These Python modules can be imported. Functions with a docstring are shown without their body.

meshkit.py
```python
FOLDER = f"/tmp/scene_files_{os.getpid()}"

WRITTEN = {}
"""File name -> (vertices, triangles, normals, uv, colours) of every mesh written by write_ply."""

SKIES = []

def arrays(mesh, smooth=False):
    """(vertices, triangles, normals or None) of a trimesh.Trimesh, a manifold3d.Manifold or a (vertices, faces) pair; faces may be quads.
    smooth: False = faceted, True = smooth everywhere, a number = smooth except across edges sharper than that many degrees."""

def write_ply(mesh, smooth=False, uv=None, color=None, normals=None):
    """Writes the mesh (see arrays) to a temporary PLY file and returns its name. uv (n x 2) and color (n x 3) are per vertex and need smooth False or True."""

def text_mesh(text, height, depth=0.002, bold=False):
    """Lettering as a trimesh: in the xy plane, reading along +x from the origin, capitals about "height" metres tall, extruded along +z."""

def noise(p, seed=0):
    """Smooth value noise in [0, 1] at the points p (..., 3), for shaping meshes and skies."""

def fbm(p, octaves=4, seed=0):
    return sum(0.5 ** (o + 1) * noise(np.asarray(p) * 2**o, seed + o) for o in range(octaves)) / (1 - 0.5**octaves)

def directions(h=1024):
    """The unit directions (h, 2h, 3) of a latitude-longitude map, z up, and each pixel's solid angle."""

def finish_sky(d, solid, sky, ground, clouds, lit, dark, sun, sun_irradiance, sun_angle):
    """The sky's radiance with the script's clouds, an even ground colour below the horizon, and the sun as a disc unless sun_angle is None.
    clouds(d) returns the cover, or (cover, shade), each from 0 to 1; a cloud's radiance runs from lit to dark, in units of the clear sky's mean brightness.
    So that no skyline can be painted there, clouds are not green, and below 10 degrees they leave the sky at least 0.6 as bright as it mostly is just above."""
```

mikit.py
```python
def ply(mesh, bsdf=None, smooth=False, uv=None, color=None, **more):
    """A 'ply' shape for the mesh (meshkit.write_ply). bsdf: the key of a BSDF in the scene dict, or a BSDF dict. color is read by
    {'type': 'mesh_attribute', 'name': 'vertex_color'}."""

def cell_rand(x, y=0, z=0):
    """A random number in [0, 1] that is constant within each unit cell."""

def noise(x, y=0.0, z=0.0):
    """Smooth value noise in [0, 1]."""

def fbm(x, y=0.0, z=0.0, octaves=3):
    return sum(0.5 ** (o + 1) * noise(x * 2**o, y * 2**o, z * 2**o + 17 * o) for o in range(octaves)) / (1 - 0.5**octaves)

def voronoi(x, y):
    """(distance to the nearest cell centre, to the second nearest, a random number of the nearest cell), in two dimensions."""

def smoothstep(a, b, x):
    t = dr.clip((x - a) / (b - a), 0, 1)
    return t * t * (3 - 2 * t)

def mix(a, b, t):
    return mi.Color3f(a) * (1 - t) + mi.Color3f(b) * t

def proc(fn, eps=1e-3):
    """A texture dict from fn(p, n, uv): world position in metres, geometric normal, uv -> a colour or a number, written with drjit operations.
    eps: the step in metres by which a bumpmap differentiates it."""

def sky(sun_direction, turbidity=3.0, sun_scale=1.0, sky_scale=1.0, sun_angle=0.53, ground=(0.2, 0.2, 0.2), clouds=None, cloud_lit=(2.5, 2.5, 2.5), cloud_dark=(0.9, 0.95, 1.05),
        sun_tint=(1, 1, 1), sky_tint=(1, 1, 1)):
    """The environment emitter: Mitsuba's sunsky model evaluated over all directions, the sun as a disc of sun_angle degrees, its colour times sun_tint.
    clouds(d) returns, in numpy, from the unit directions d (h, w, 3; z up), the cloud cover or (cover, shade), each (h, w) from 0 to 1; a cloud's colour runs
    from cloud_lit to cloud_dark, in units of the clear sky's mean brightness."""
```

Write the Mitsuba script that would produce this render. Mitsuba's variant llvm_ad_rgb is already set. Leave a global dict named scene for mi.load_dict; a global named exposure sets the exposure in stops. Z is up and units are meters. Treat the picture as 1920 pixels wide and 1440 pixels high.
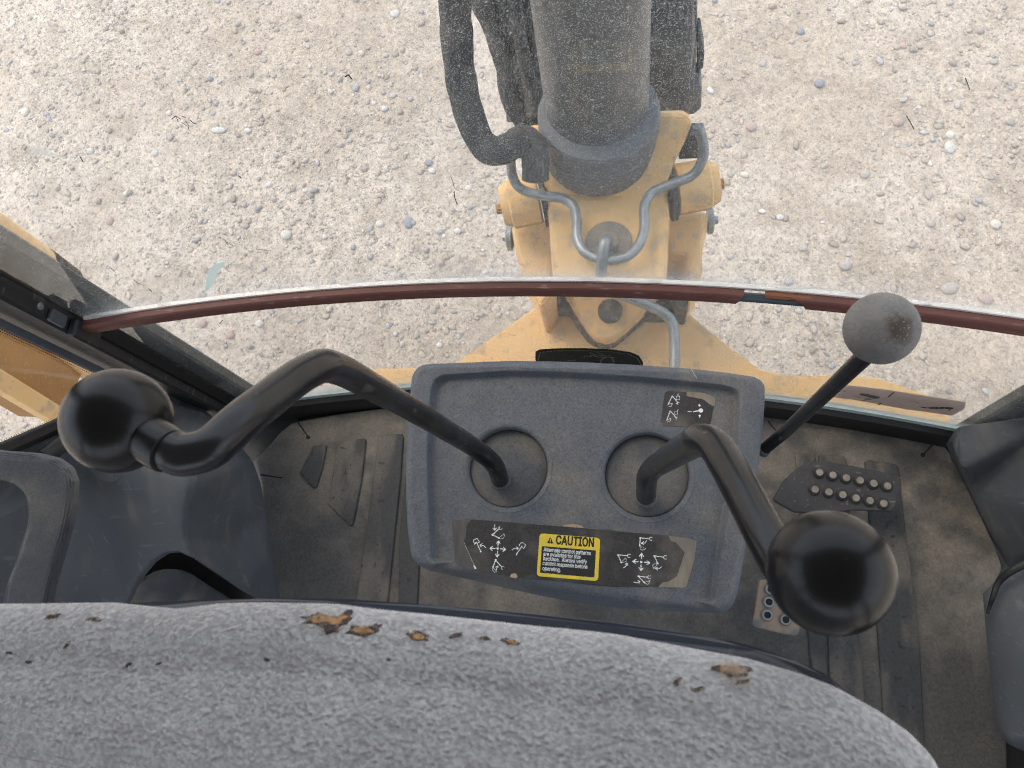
import math, random
import numpy as np, trimesh, shapely
from shapely.geometry import Polygon, LineString, Point
from shapely import affinity
import drjit as dr
import mitsuba as mi
import mikit, meshkit
from mikit import proc, noise, fbm, smoothstep, mix, voronoi, cell_rand

# ------------------------------------------------------------------ camera, sky, exposure
CAM_O = [0.07936, -0.35411, 2.65645]
CAM_R, CAM_D, CAM_F = [0.987272, 0.077204, -0.139047], [0.033706, -0.955985, -0.291473], [-0.155429, 0.283076, -0.946419]
T = mi.ScalarTransform4f
scene, labels = {}, {}
_o, _f, _d = np.array(CAM_O), np.array(CAM_F), np.array(CAM_D)
scene['camera'] = {'type': 'thinlens', 'fov': 67.0, 'fov_axis': 'x', 'aperture_radius': 0.0008, 'focus_distance': 1.02,
                   'near_clip': 0.01, 'far_clip': 2000.0,
                   'to_world': T().look_at(origin=_o.tolist(), target=(_o + _f).tolist(), up=(-_d).tolist())}
exposure = 2.75
scene['sky'] = mikit.sky([-0.45, 0.35, 0.8], turbidity=4, sun_scale=0.22, sun_angle=30, ground=(0.42, 0.37, 0.31),
                         clouds=lambda d: 0.75, cloud_lit=(1.74, 1.8, 1.90), cloud_dark=(1.0, 1.04, 1.10))

rng = np.random.default_rng(7)
random.seed(7)
# surveyed points, metres (x across the machine, y rearwards, z up; ground z = 0)
PTS = {
 'console_outer': [[-0.1972,0.0174],[-0.1987,0.0705],[-0.1992,0.1214],[-0.1953,0.1318],[-0.1869,0.1383],[-0.1752,0.14],[-0.1241,0.1436],[-0.0771,0.147],[-0.0273,0.1478],[0.0217,0.1479],[0.086,0.1465],[0.1488,0.1439],[0.1859,0.1405],[0.2195,0.1364],[0.2286,0.1322],[0.2328,0.1247],[0.2322,0.1006],[0.2299,0.0692],[0.2241,0.0196],[0.2172,-0.0232],[0.2104,-0.0712],[0.2044,-0.1154],[0.2004,-0.1301],[0.1924,-0.1376],[0.1832,-0.1412],[0.1249,-0.1458],[0.0712,-0.1464],[0.0287,-0.1444],[-0.0146,-0.1405],[-0.0588,-0.1348],[-0.1038,-0.1278],[-0.1365,-0.1222],[-0.1598,-0.117],[-0.1735,-0.1105],[-0.1817,-0.1004],[-0.1869,-0.0724],[-0.193,-0.028]],
 'console_inner': [[-0.1662,0.0189],[-0.1687,0.0717],[-0.1689,0.1054],[-0.1657,0.1164],[-0.1566,0.1228],[-0.1228,0.1259],[-0.076,0.1302],[-0.0264,0.1311],[0.0225,0.13],[0.0865,0.1282],[0.1492,0.1244],[0.18,0.1223],[0.1959,0.119],[0.2008,0.1121],[0.201,0.0868],[0.1995,0.0554],[0.1951,0.0119],[0.1889,-0.0249],[0.1824,-0.0731],[0.176,-0.1233],[0.1737,-0.1666],[0.1258,-0.1819],[0.0303,-0.1783],[-0.0562,-0.1735],[-0.1333,-0.1616],[-0.1444,-0.1442],[-0.1506,-0.1015],[-0.1587,-0.0453]],
 'disc_centers': [[-0.0691,0.014],[0.0982,0.0137]],
 'disc_r': [0.0481,0.0493],
 'label_residue': [[-0.1336,-0.054],[-0.1129,-0.0502],[-0.0322,-0.0528],[0.0617,-0.0544],[0.1466,-0.0563],[0.1574,-0.0592],[0.1554,-0.0808],[0.1465,-0.1127],[0.1181,-0.1141],[-0.0286,-0.1133],[-0.1103,-0.1099],[-0.1249,-0.1047]],
 'label_film': [[-0.109,-0.0511],[-0.0787,-0.0511],[-0.0227,-0.0523],[0.0413,-0.0533],[0.054,-0.0535],[0.0847,-0.0547],[0.1256,-0.0551],[0.128,-0.0617],[0.1333,-0.0621],[0.1409,-0.0699],[0.1439,-0.0727],[0.1412,-0.0833],[0.1356,-0.1007],[0.1269,-0.1072],[0.1202,-0.1084],[0.1151,-0.1139],[0.1047,-0.1139],[0.0641,-0.1176],[0.0441,-0.1174],[-0.0009,-0.1154],[-0.0466,-0.1152],[-0.0951,-0.1114],[-0.1032,-0.1039],[-0.1166,-0.0768],[-0.1146,-0.0712],[-0.1147,-0.0574]],
 'caution_outer': [[-0.0253,-0.0621],[0.0466,-0.0631],[0.046,-0.1126],[-0.0262,-0.1119]],
 'caution_inner': [[-0.0218,-0.0768],[0.0422,-0.0777],[0.0415,-0.1087],[-0.0223,-0.1077]],
 'caution_head': [[-0.0059,-0.0733],[0.0393,-0.0737],[-0.0058,-0.0656]],
 'caution_tri': [[-0.0123,-0.0656],[-0.016,-0.073],[-0.0082,-0.0732]],
 'caution_lines': [[-0.0196,-0.0826],[0.0365,-0.0834],[-0.0198,-0.0877],[0.0244,-0.0886],[-0.0199,-0.0929],[0.0321,-0.0936],[-0.0201,-0.0984],[0.033,-0.0993],[-0.02,-0.1044],[0.0021,-0.1047]],
 'small_label': [[0.1201,0.116],[0.1598,0.115],[0.1694,0.1134],[0.1757,0.1036],[0.1726,0.0896],[0.17,0.0727],[0.1163,0.0733],[0.1127,0.0782],[0.1168,0.1135]],
 'small_label_peel': [[0.1424,0.116],[0.1617,0.1151],[0.1694,0.1134],[0.1764,0.1086],[0.1757,0.0986],[0.1696,0.1014],[0.1618,0.1071],[0.1425,0.1104]],
 'symbols': [[0.00101,[[-0.0798,-0.0553],[-0.0807,-0.0581],[-0.0795,-0.0622]]],[0.00101,[[-0.0821,-0.0596],[-0.0795,-0.0622],[-0.0778,-0.0588]]],[0.0012,[[-0.0744,-0.0597],[-0.0821,-0.0675],[-0.0741,-0.0707]]],[0.0005,[[-0.0741,-0.0707],[-0.0684,-0.0653],[-0.0676,-0.0682],[-0.0689,-0.0708],[-0.0741,-0.0711]]],[0.00076,[[-0.0732,-0.0567],[-0.0752,-0.0582],[-0.0743,-0.06],[-0.0722,-0.0605],[-0.0707,-0.0589]]],[0.00088,[[-0.1008,-0.078],[-0.1033,-0.08],[-0.105,-0.0753],[-0.1006,-0.0728],[-0.0973,-0.0772],[-0.1001,-0.0787]]],[0.00107,[[-0.1009,-0.0776],[-0.0952,-0.0876]]],[0.00088,[[-0.103,-0.0779],[-0.1004,-0.0771]]],[0.00095,[[-0.0892,-0.0833],[-0.0917,-0.0808],[-0.0962,-0.0805]]],[0.00095,[[-0.0937,-0.0785],[-0.0964,-0.0805],[-0.0946,-0.0828]]],[0.00126,[[-0.0746,-0.0805],[-0.0743,-0.0739]]],[0.0012,[[-0.0765,-0.0774],[-0.0743,-0.0739],[-0.072,-0.0777]]],[0.00126,[[-0.0773,-0.0832],[-0.084,-0.0835]]],[0.0012,[[-0.0808,-0.081],[-0.084,-0.0835],[-0.0808,-0.0862]]],[0.00126,[[-0.0719,-0.0832],[-0.0649,-0.0836]]],[0.0012,[[-0.0683,-0.0811],[-0.0649,-0.0836],[-0.0685,-0.0861]]],[0.00126,[[-0.0747,-0.0859],[-0.0747,-0.093]]],[0.0012,[[-0.0772,-0.0896],[-0.0747,-0.093],[-0.0723,-0.0897]]],[0.00088,[[-0.0484,-0.0787],[-0.0492,-0.077],[-0.0459,-0.0739],[-0.0411,-0.0769],[-0.0434,-0.0809],[-0.0456,-0.0799]]],[0.00107,[[-0.0452,-0.0778],[-0.0514,-0.0879]]],[0.00095,[[-0.0574,-0.0838],[-0.0547,-0.0816],[-0.0498,-0.0811]]],[0.00095,[[-0.0525,-0.0797],[-0.0496,-0.0811],[-0.0516,-0.0832]]],[0.0012,[[-0.0787,-0.1051],[-0.0763,-0.0967],[-0.0688,-0.1038]]],[0.00057,[[-0.0789,-0.1054],[-0.0795,-0.1081],[-0.0769,-0.1111],[-0.0739,-0.1101],[-0.0787,-0.1058]]],[0.00076,[[-0.0652,-0.1042],[-0.0675,-0.1033],[-0.0688,-0.1041],[-0.0689,-0.1061],[-0.0672,-0.1075]]],[0.00095,[[-0.0745,-0.1087],[-0.0744,-0.106],[-0.0733,-0.1032]]],[0.00088,[[-0.0756,-0.1049],[-0.0733,-0.1032],[-0.0728,-0.1056]]],[0.00113,[[0.1035,-0.0603],[0.0929,-0.0601],[0.0926,-0.0689]]],[0.0005,[[0.0928,-0.0696],[0.0995,-0.072],[0.0959,-0.074],[0.094,-0.0733],[0.0934,-0.0707]]],[0.00082,[[0.107,-0.0586],[0.1042,-0.0584],[0.1035,-0.0603],[0.1043,-0.062],[0.1071,-0.062]]],[0.00095,[[0.1004,-0.0624],[0.0987,-0.0653],[0.0943,-0.0662]]],[0.00095,[[0.0973,-0.0637],[0.0943,-0.0662],[0.0974,-0.0672]]],[0.00113,[[0.0789,-0.0811],[0.0681,-0.0813],[0.0719,-0.0893]]],[0.0005,[[0.0722,-0.0891],[0.0765,-0.0839],[0.0778,-0.086],[0.0773,-0.0882],[0.0722,-0.0894]]],[0.00082,[[0.0823,-0.0794],[0.0794,-0.0795],[0.0789,-0.0811],[0.0796,-0.0832],[0.0822,-0.0832]]],[0.00095,[[0.0743,-0.0957],[0.0773,-0.0936],[0.0787,-0.0901]]],[0.00095,[[0.0762,-0.0914],[0.0787,-0.0896],[0.0797,-0.0925]]],[0.00132,[[0.0949,-0.0842],[0.095,-0.0774]]],[0.00126,[[0.0924,-0.0815],[0.095,-0.0774],[0.0974,-0.0816]]],[0.00132,[[0.0917,-0.0873],[0.085,-0.0872]]],[0.00126,[[0.0891,-0.0847],[0.085,-0.0872],[0.0889,-0.0896]]],[0.00132,[[0.098,-0.0874],[0.1048,-0.0876]]],[0.00126,[[0.1012,-0.0854],[0.1048,-0.0876],[0.101,-0.0902]]],[0.00132,[[0.0948,-0.0905],[0.0949,-0.0971]]],[0.00126,[[0.0922,-0.0939],[0.0949,-0.0971],[0.0973,-0.0938]]],[0.00113,[[0.1202,-0.0801],[0.1097,-0.0796],[0.1135,-0.0878]]],[0.00057,[[0.1131,-0.0883],[0.1099,-0.0882],[0.108,-0.09],[0.1092,-0.0942],[0.1131,-0.0884]]],[0.00082,[[0.1238,-0.0785],[0.1209,-0.0784],[0.1202,-0.0801],[0.1209,-0.0821],[0.1236,-0.0821]]],[0.00095,[[0.1179,-0.0912],[0.1161,-0.0931],[0.1112,-0.0936]]],[0.00095,[[0.1138,-0.0917],[0.111,-0.0936],[0.1143,-0.0953]]],[0.00113,[[0.1027,-0.1041],[0.0922,-0.1036],[0.099,-0.1102]]],[0.00057,[[0.099,-0.1102],[0.1056,-0.1076],[0.1049,-0.1102],[0.1031,-0.112],[0.1001,-0.1113]]],[0.00082,[[0.106,-0.1023],[0.1032,-0.1024],[0.1027,-0.1041],[0.1033,-0.1056],[0.1061,-0.1056]]],[0.00095,[[0.0869,-0.1105],[0.0907,-0.1112],[0.094,-0.1092]]],[0.00088,[[0.0916,-0.1087],[0.094,-0.1092],[0.0928,-0.1118]]],[0.0022,[[-0.1022,-0.1048],[-0.0995,-0.1086]]],[0.0003,[[-0.1159,-0.0795],[-0.1006,-0.1065]]],[0.00101,[[0.1205,0.0985],[0.1255,0.1098],[0.1321,0.102]]],[0.00057,[[0.1211,0.0995],[0.1257,0.1007],[0.125,0.0973],[0.1215,0.0967]]],[0.00076,[[0.1321,0.102],[0.1303,0.1003]]],[0.00076,[[0.1342,0.1024],[0.1321,0.102],[0.1323,0.0996]]],[0.00057,[[0.1309,0.11],[0.1338,0.1101],[0.1339,0.1056],[0.1306,0.1059],[0.1309,0.11]]],[0.00069,[[0.1309,0.112],[0.1332,0.1125]]],[0.00101,[[0.1196,0.0795],[0.1236,0.0916],[0.1305,0.0835]]],[0.00057,[[0.12,0.0805],[0.1248,0.0827],[0.1239,0.0792],[0.1206,0.0779]]],[0.00076,[[0.1324,0.0844],[0.1305,0.0835],[0.1308,0.0809]]],[0.00057,[[0.129,0.0908],[0.1323,0.091],[0.1322,0.0872],[0.1287,0.0874],[0.129,0.0908]]],[0.00057,[[0.1321,0.0913],[0.1324,0.0932],[0.1342,0.0928]]],[0.00151,[[0.1502,0.0915],[0.1586,0.0934]]],[0.00113,[[0.1439,0.0914],[0.1487,0.0914]]],[0.00139,[[0.1562,0.0999],[0.1589,0.099]]],[0.00139,[[0.1568,0.0873],[0.1595,0.0867]]],[0.00101,[[0.1577,0.1013],[0.1574,0.0977]]],[0.00101,[[0.1583,0.0886],[0.1576,0.0846]]]],
 'symbol_dots': [[-0.0821,-0.0675,0.0012],[-0.0741,-0.0707,0.00107],[-0.0951,-0.0881,0.00101],[-0.0747,-0.0831,0.00145],[-0.0518,-0.0886,0.00095],[-0.0763,-0.0967,0.0012],[-0.0789,-0.1051,0.00101],[0.0929,-0.0601,0.00113],[0.0926,-0.0689,0.00107],[0.0681,-0.0813,0.00113],[0.0719,-0.0893,0.00107],[0.0948,-0.0874,0.00145],[0.1097,-0.0796,0.00113],[0.1135,-0.0878,0.00113],[0.0922,-0.1036,0.00113],[0.099,-0.1102,0.00095],[0.1594,0.0934,0.00265]],
 'console_scratch': [[0.1458,0.1422],[0.1487,0.1372],[0.1532,0.1299]],
 'dust_clod': [[-0.0577,-0.1151],[-0.0561,-0.1114],[-0.0515,-0.1102],[-0.0485,-0.1135],[-0.0502,-0.1159]],
 'dust_heap': [[-0.0006,-0.0523],[0.0048,-0.0502],[0.0139,-0.0487],[0.0231,-0.0499],[0.0277,-0.0528],[0.0141,-0.0527]],
 'lever_left': [[-0.0752,-0.2023,1.7448],[-0.0744,-0.1915,1.7953],[-0.0967,-0.1799,1.8341],[-0.1183,-0.1868,2.0205],[-0.1151,-0.2065,2.1831],[-0.11,-0.2171,2.2267],[-0.1133,-0.2319,2.2492],[-0.1211,-0.2702,2.2918],[-0.1283,-0.2885,2.3034],[-0.1406,-0.2924,2.3064],[-0.1477,-0.2893,2.3063],[-0.1676,-0.2815,2.3045]],
 'knob_left': [[-0.1821,-0.2752,2.3025]],
 'lever_right': [[0.0977,-0.2117,1.7438],[0.0967,-0.2026,1.8219],[0.1023,-0.1986,1.8539],[0.1198,-0.2179,2.0354],[0.1257,-0.229,2.121],[0.1334,-0.2371,2.1437],[0.1416,-0.2624,2.1718],[0.1551,-0.3048,2.2097],[0.162,-0.3229,2.2243]],
 'knob_right': [[0.1737,-0.3242,2.2642]],
 'lever_side': [[0.2406,-0.1372,1.6858],[0.2492,-0.1304,1.7022],[0.2578,-0.1245,1.7237],[0.2614,-0.1367,2.0629]],
 'knob_side': [[0.2627,-0.1268,2.0762]],
 'bar': [[0.476]],
 'arc_b': 0.0706,
 'bar_z': 1.726,
 'seal_gap': [[0.2118,1.7193],[0.2423,1.7249],[0.2822,1.7331],[0.3103,1.7064]],
 'sash_ends': [[-0.6895,1.7451],[0.2423,1.7249]],
 'decal': [[0.4143,1.2987],[0.4268,1.3727],[0.4861,1.3804],[0.5481,1.3816],[0.601,1.3856],[0.611,1.3527],[0.6095,1.3082],[0.5378,1.2965],[0.4559,1.3015]],
 'decal_marks': [[0.001,[[0.4511,1.3248],[0.4592,1.3245]]],[0.001,[[0.4599,1.3218],[0.4843,1.3295]]],[0.008,[[0.4613,1.341],[0.4809,1.3366]]],[0.0013,[[0.4683,1.3059],[0.4739,1.3334]]],[0.002,[[0.4721,1.3209],[0.4777,1.3202]]],[0.0015,[[0.4973,1.3766],[0.496,1.2979]]],[0.0013,[[0.5071,1.3234],[0.513,1.3169]]],[0.0013,[[0.5085,1.34],[0.5173,1.3198],[0.5302,1.3287],[0.533,1.3441]]],[0.003,[[0.5091,1.3424],[0.5144,1.3377]]],[0.001,[[0.5123,1.3445],[0.5445,1.348]]],[0.0013,[[0.5522,1.3286],[0.569,1.3283]]],[0.006,[[0.5704,1.3315],[0.5913,1.3475]]],[0.0012,[[0.5948,1.3344],[0.5925,1.3464]]],[0.003,[[0.5567,1.3266],[0.5617,1.3271]]],[0.001,[[0.4242,1.3198],[0.433,1.3226]]],[0.001,[[0.4185,1.343],[0.4315,1.3441]]]],
 'maker_marks': [[[0.612,1.3048],[0.6178,1.3064]],[[0.6184,1.3102],[0.6344,1.3163]],[[0.6171,1.2944],[0.6313,1.2977]],[[0.6113,1.2962],[0.6177,1.2927]],[[0.6281,1.2926],[0.6426,1.2964]],[[0.6294,1.3028],[0.6384,1.2994]],[[0.6364,1.3113],[0.6393,1.3116]]],
 'maker_oval': [[0.652,1.3004]],
 'oval': [[-0.0895,1.4033],[-0.0847,1.4421],[-0.0765,1.4531],[-0.0468,1.4596],[-0.0029,1.463],[0.043,1.4609],[0.0726,1.4516],[0.0863,1.4354],[0.0937,1.4023],[0.092,1.3471],[0.0794,1.3057],[-0.0058,1.2832],[-0.083,1.2883],[-0.0931,1.3383]],
 'oval_marks': [[[-0.0901,1.3383],[-0.0846,1.4034],[-0.0768,1.4423],[-0.0475,1.4523],[-0.0032,1.4557],[0.0429,1.4536],[0.0699,1.4455],[0.0836,1.4283],[0.0902,1.3973],[0.0882,1.3512]],[[-0.0346,1.4008],[-0.0199,1.4062]],[[-0.0049,1.4229],[0.0261,1.436],[0.0398,1.4325]],[[0.0059,1.4466],[0.0151,1.4366]],[[0.0183,1.4485],[0.0289,1.4363]],[[0.0067,1.4341],[0.0175,1.425],[0.0452,1.4255]],[[0.0203,1.3831],[0.024,1.4101],[0.0314,1.4281],[0.0424,1.4226],[0.0448,1.3994]]],
 'bug_marks': [[[-0.3374,2.1119],[-0.3317,2.1155],[-0.3299,2.1106]],[[-0.3317,2.1155],[-0.3339,2.1074]],[[-0.3265,2.1139],[-0.3241,2.112]],[[-0.3269,2.1071],[-0.3281,2.0994],[-0.3315,2.0952]],[[-0.3223,2.1079],[-0.3219,2.1032],[-0.3195,2.102]],[[-0.3314,2.1055],[-0.3301,2.1014]],[[-0.1092,1.9923],[-0.1092,1.9796],[-0.1102,1.9696],[-0.107,1.9632]],[[-0.1117,1.9625],[-0.1138,1.95],[-0.1139,1.9359]],[[-0.4039,1.9006],[-0.401,1.8922],[-0.403,1.8805]],[[-0.4023,1.8898],[-0.3988,1.8783]],[[-0.292,1.9143],[-0.2911,1.9056]],[[-0.2932,1.9084],[-0.2918,1.9007]],[[-0.5591,1.8211],[-0.5592,1.8129],[-0.5569,1.8073]],[[-0.5555,1.7951],[-0.5576,1.7855]],[[-0.586,1.7846],[-0.5847,1.7771]],[[-0.5283,1.6695],[-0.5268,1.6564]],[[-0.5287,1.6591],[-0.518,1.6704]],[[-0.1643,2.1454],[-0.1607,2.1476],[-0.1598,2.1423]],[[-0.3755,1.8639],[-0.3617,1.8556]],[[-0.5648,1.8618],[-0.5671,1.8489]],[[-0.3224,2.016],[-0.3215,2.012]],[[-0.1502,1.9123],[-0.1499,1.9064]],[[-0.191,1.8124],[-0.1884,1.8093]],[[0.2873,2.09],[0.2982,2.0736]],[[0.3126,2.1371],[0.3204,2.1246]],[[0.166,1.8599],[0.1692,1.8577]],[[-0.0659,1.789],[-0.0611,1.7844]],[[-0.1153,1.5387],[-0.1051,1.5338]],[[-0.2468,1.7084],[-0.2436,1.7007]],[[-0.4526,2.0746],[-0.4557,2.0663]],[[0.136,1.4557],[0.1407,1.4618]],[[-0.0932,1.8659],[-0.0922,1.8607]]],
 'scrap': [[-0.4935,1.7677],[-0.4763,1.7968],[-0.4625,1.8172],[-0.4447,1.8373],[-0.4357,1.8411],[-0.4262,1.8418],[-0.4323,1.8313],[-0.4455,1.8223],[-0.4576,1.8032],[-0.4712,1.7871],[-0.4858,1.7708]],
 'smear': [[-0.487,2.1014],[-0.4778,2.0959],[-0.4688,2.0826],[-0.4656,2.0757],[-0.4793,2.0832],[-0.4869,2.0911]],
 'side_sill': [[-0.2139,1.7828],[-0.1955,1.7533],[-0.1652,1.7053],[-0.1343,1.6566],[-0.0922,1.5929]],
 'plate': [[-0.0858,0.2817,1.25],[-0.0947,0.3376,1.25],[-0.1025,0.4093,1.25],[-0.1129,0.468,1.25],[-0.1304,0.5143,1.25],[-0.1165,0.5586,1.25],[-0.045,0.5768,1.25],[0.0323,0.5756,1.25],[0.0927,0.5584,1.25],[0.1291,0.5121,1.25],[0.1391,0.4334,1.25],[0.1386,0.3512,1.25],[0.1357,0.2894,1.25],[0.0848,0.2796,1.25],[-0.04,0.2778,1.25]],
 'washer': [[0.0205,0.3653,1.262],[0.0675,0.3655,1.262],[-0.027,0.365,1.262]],
 'ear_right': [[-0.0068,0.4684,1.2486],[-0.0086,0.5891,1.3572],[0.1295,0.5879,1.3561],[0.1546,0.5882,1.3564],[0.168,0.5837,1.3523],[0.173,0.572,1.3418],[0.1618,0.5478,1.32],[0.1472,0.5238,1.2985],[0.1356,0.4971,1.2743],[0.1343,0.468,1.2482]],
 'ear_left': [[-0.0887,0.4703,1.2502],[-0.114,0.4736,1.2532],[-0.1287,0.5025,1.2792],[-0.1366,0.5285,1.3027],[-0.1489,0.5495,1.3216],[-0.1567,0.5702,1.3402],[-0.1224,0.5721,1.3418],[-0.0083,0.5706,1.3406],[-0.0068,0.4684,1.2486]],
 'boss_left': [[-0.195,0.4764,1.21],[-0.1309,0.4915,1.21]],
 'boss_right': [[0.2194,0.5235,1.21],[0.1485,0.509,1.21]],
 'cheek_left': [[-0.2057,0.477,1.12],[-0.1146,0.4997,1.12],[-0.1009,0.3192,1.12],[-0.126,0.2776,1.12],[-0.1427,0.3185,1.12],[-0.163,0.3561,1.12],[-0.1865,0.4009,1.12]],
 'cheek_right': [[0.2228,0.5139,1.12],[0.1423,0.5088,1.12],[0.1396,0.4164,1.12],[0.1812,0.4066,1.12],[0.1834,0.3238,1.12],[0.1922,0.3239,1.12],[0.2159,0.3733,1.12],[0.2133,0.4295,1.12],[0.2253,0.474,1.12]],
 'shade_low_right': [[0.1442,0.3603,1.05],[0.1927,0.3547,1.05],[0.191,0.3104,1.05],[0.168,0.32,1.05]],
 'core': [[-0.1663,0.4602,1.0],[0.1926,0.4769,1.0],[0.1945,0.3285,1.0],[0.1357,0.3169,1.0],[-0.1448,0.3309,1.0]],
 'hub_left': [[-0.218,0.4673,1.08],[-0.2044,0.4674,1.08]],
 'hub_right': [[0.2405,0.5114,1.08],[0.2244,0.51,1.08]],
 'guide': [[-0.173,0.4977,1.36],[-0.1744,0.4837,1.32],[-0.1651,0.468,1.3],[-0.144,0.4593,1.29],[-0.1056,0.4494,1.29],[-0.0731,0.4445,1.29],[-0.0521,0.4289,1.29],[-0.0431,0.3994,1.29],[-0.0398,0.3586,1.29],[-0.0259,0.3299,1.29],[0.0017,0.3142,1.29],[0.0325,0.3111,1.29],[0.0626,0.3215,1.29],[0.0821,0.3477,1.29],[0.0892,0.3821,1.29],[0.088,0.4251,1.29],[0.1016,0.4556,1.29],[0.1378,0.4694,1.3],[0.1755,0.4806,1.31],[0.1917,0.4959,1.33],[0.1938,0.5121,1.36],[0.1804,0.5296,1.4]],
 'stem': [[0.0162,0.3684,1.265],[0.0154,0.3405,1.31],[0.0122,0.3139,1.3],[0.0079,0.2933,1.26],[0.0103,0.294,1.2],[0.0471,0.3074,1.13],[0.1038,0.2979,1.1],[0.142,0.2847,1.08],[0.1587,0.262,1.07],[0.1634,0.2194,1.06],[0.1638,0.1625,1.05],[0.1662,0.0971,1.03]],
 'deck': [[-0.1494,0.3585,0.95],[-0.2432,0.2853,0.95],[-0.3335,0.21,0.95],[-0.4289,0.1284,0.95],[-0.4463,0.0561,0.95],[0.7638,0.0959,0.95],[0.7037,0.1403,0.95],[0.5095,0.1789,0.95],[0.3574,0.211,0.95],[0.2584,0.2899,0.95],[0.1709,0.37,0.95]],
 'crossbeam': [[-0.5611,0.0411,0.99],[-0.5671,0.1575,0.99],[-0.5401,0.1716,0.99],[-0.4369,0.1775,0.99],[-0.1472,0.1714,0.99],[0.3675,0.186,0.99],[0.533,0.1903,0.99],[0.5869,0.1886,0.99],[0.6393,0.1714,0.99],[0.7162,0.1437,0.99],[0.7375,0.0849,0.99]],
 'lug': [[-0.0986,0.3765,1.02],[-0.0492,0.3023,1.02],[-0.0259,0.2693,1.02],[-0.0072,0.2531,1.02],[0.0133,0.2473,1.02],[0.0332,0.2529,1.02],[0.0537,0.2712,1.02],[0.088,0.3078,1.02],[0.1454,0.3737,1.02]],
 'lug_base': [[-0.1251,0.3918,0.985],[-0.0601,0.3056,0.985],[-0.0309,0.2642,0.985],[-0.0084,0.2518,0.985],[0.0124,0.2472,0.985],[0.0327,0.2529,0.985],[0.056,0.2743,0.985],[0.0944,0.3143,0.985],[0.1612,0.3895,0.985]],
 'pin': [[0.0215,0.3119,1.035],[0.0511,0.3125,1.035],[0.0205,0.3377,1.035]],
 'collar': [[-0.0054,0.5821,1.38],[-0.0092,0.5742,1.255]],
 'barrel': [[-0.0092,0.5962,1.3492],[-0.0136,0.6335,1.6041]],
 'collar_r': 0.1179,
 'barrel_r': 0.1,
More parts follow.
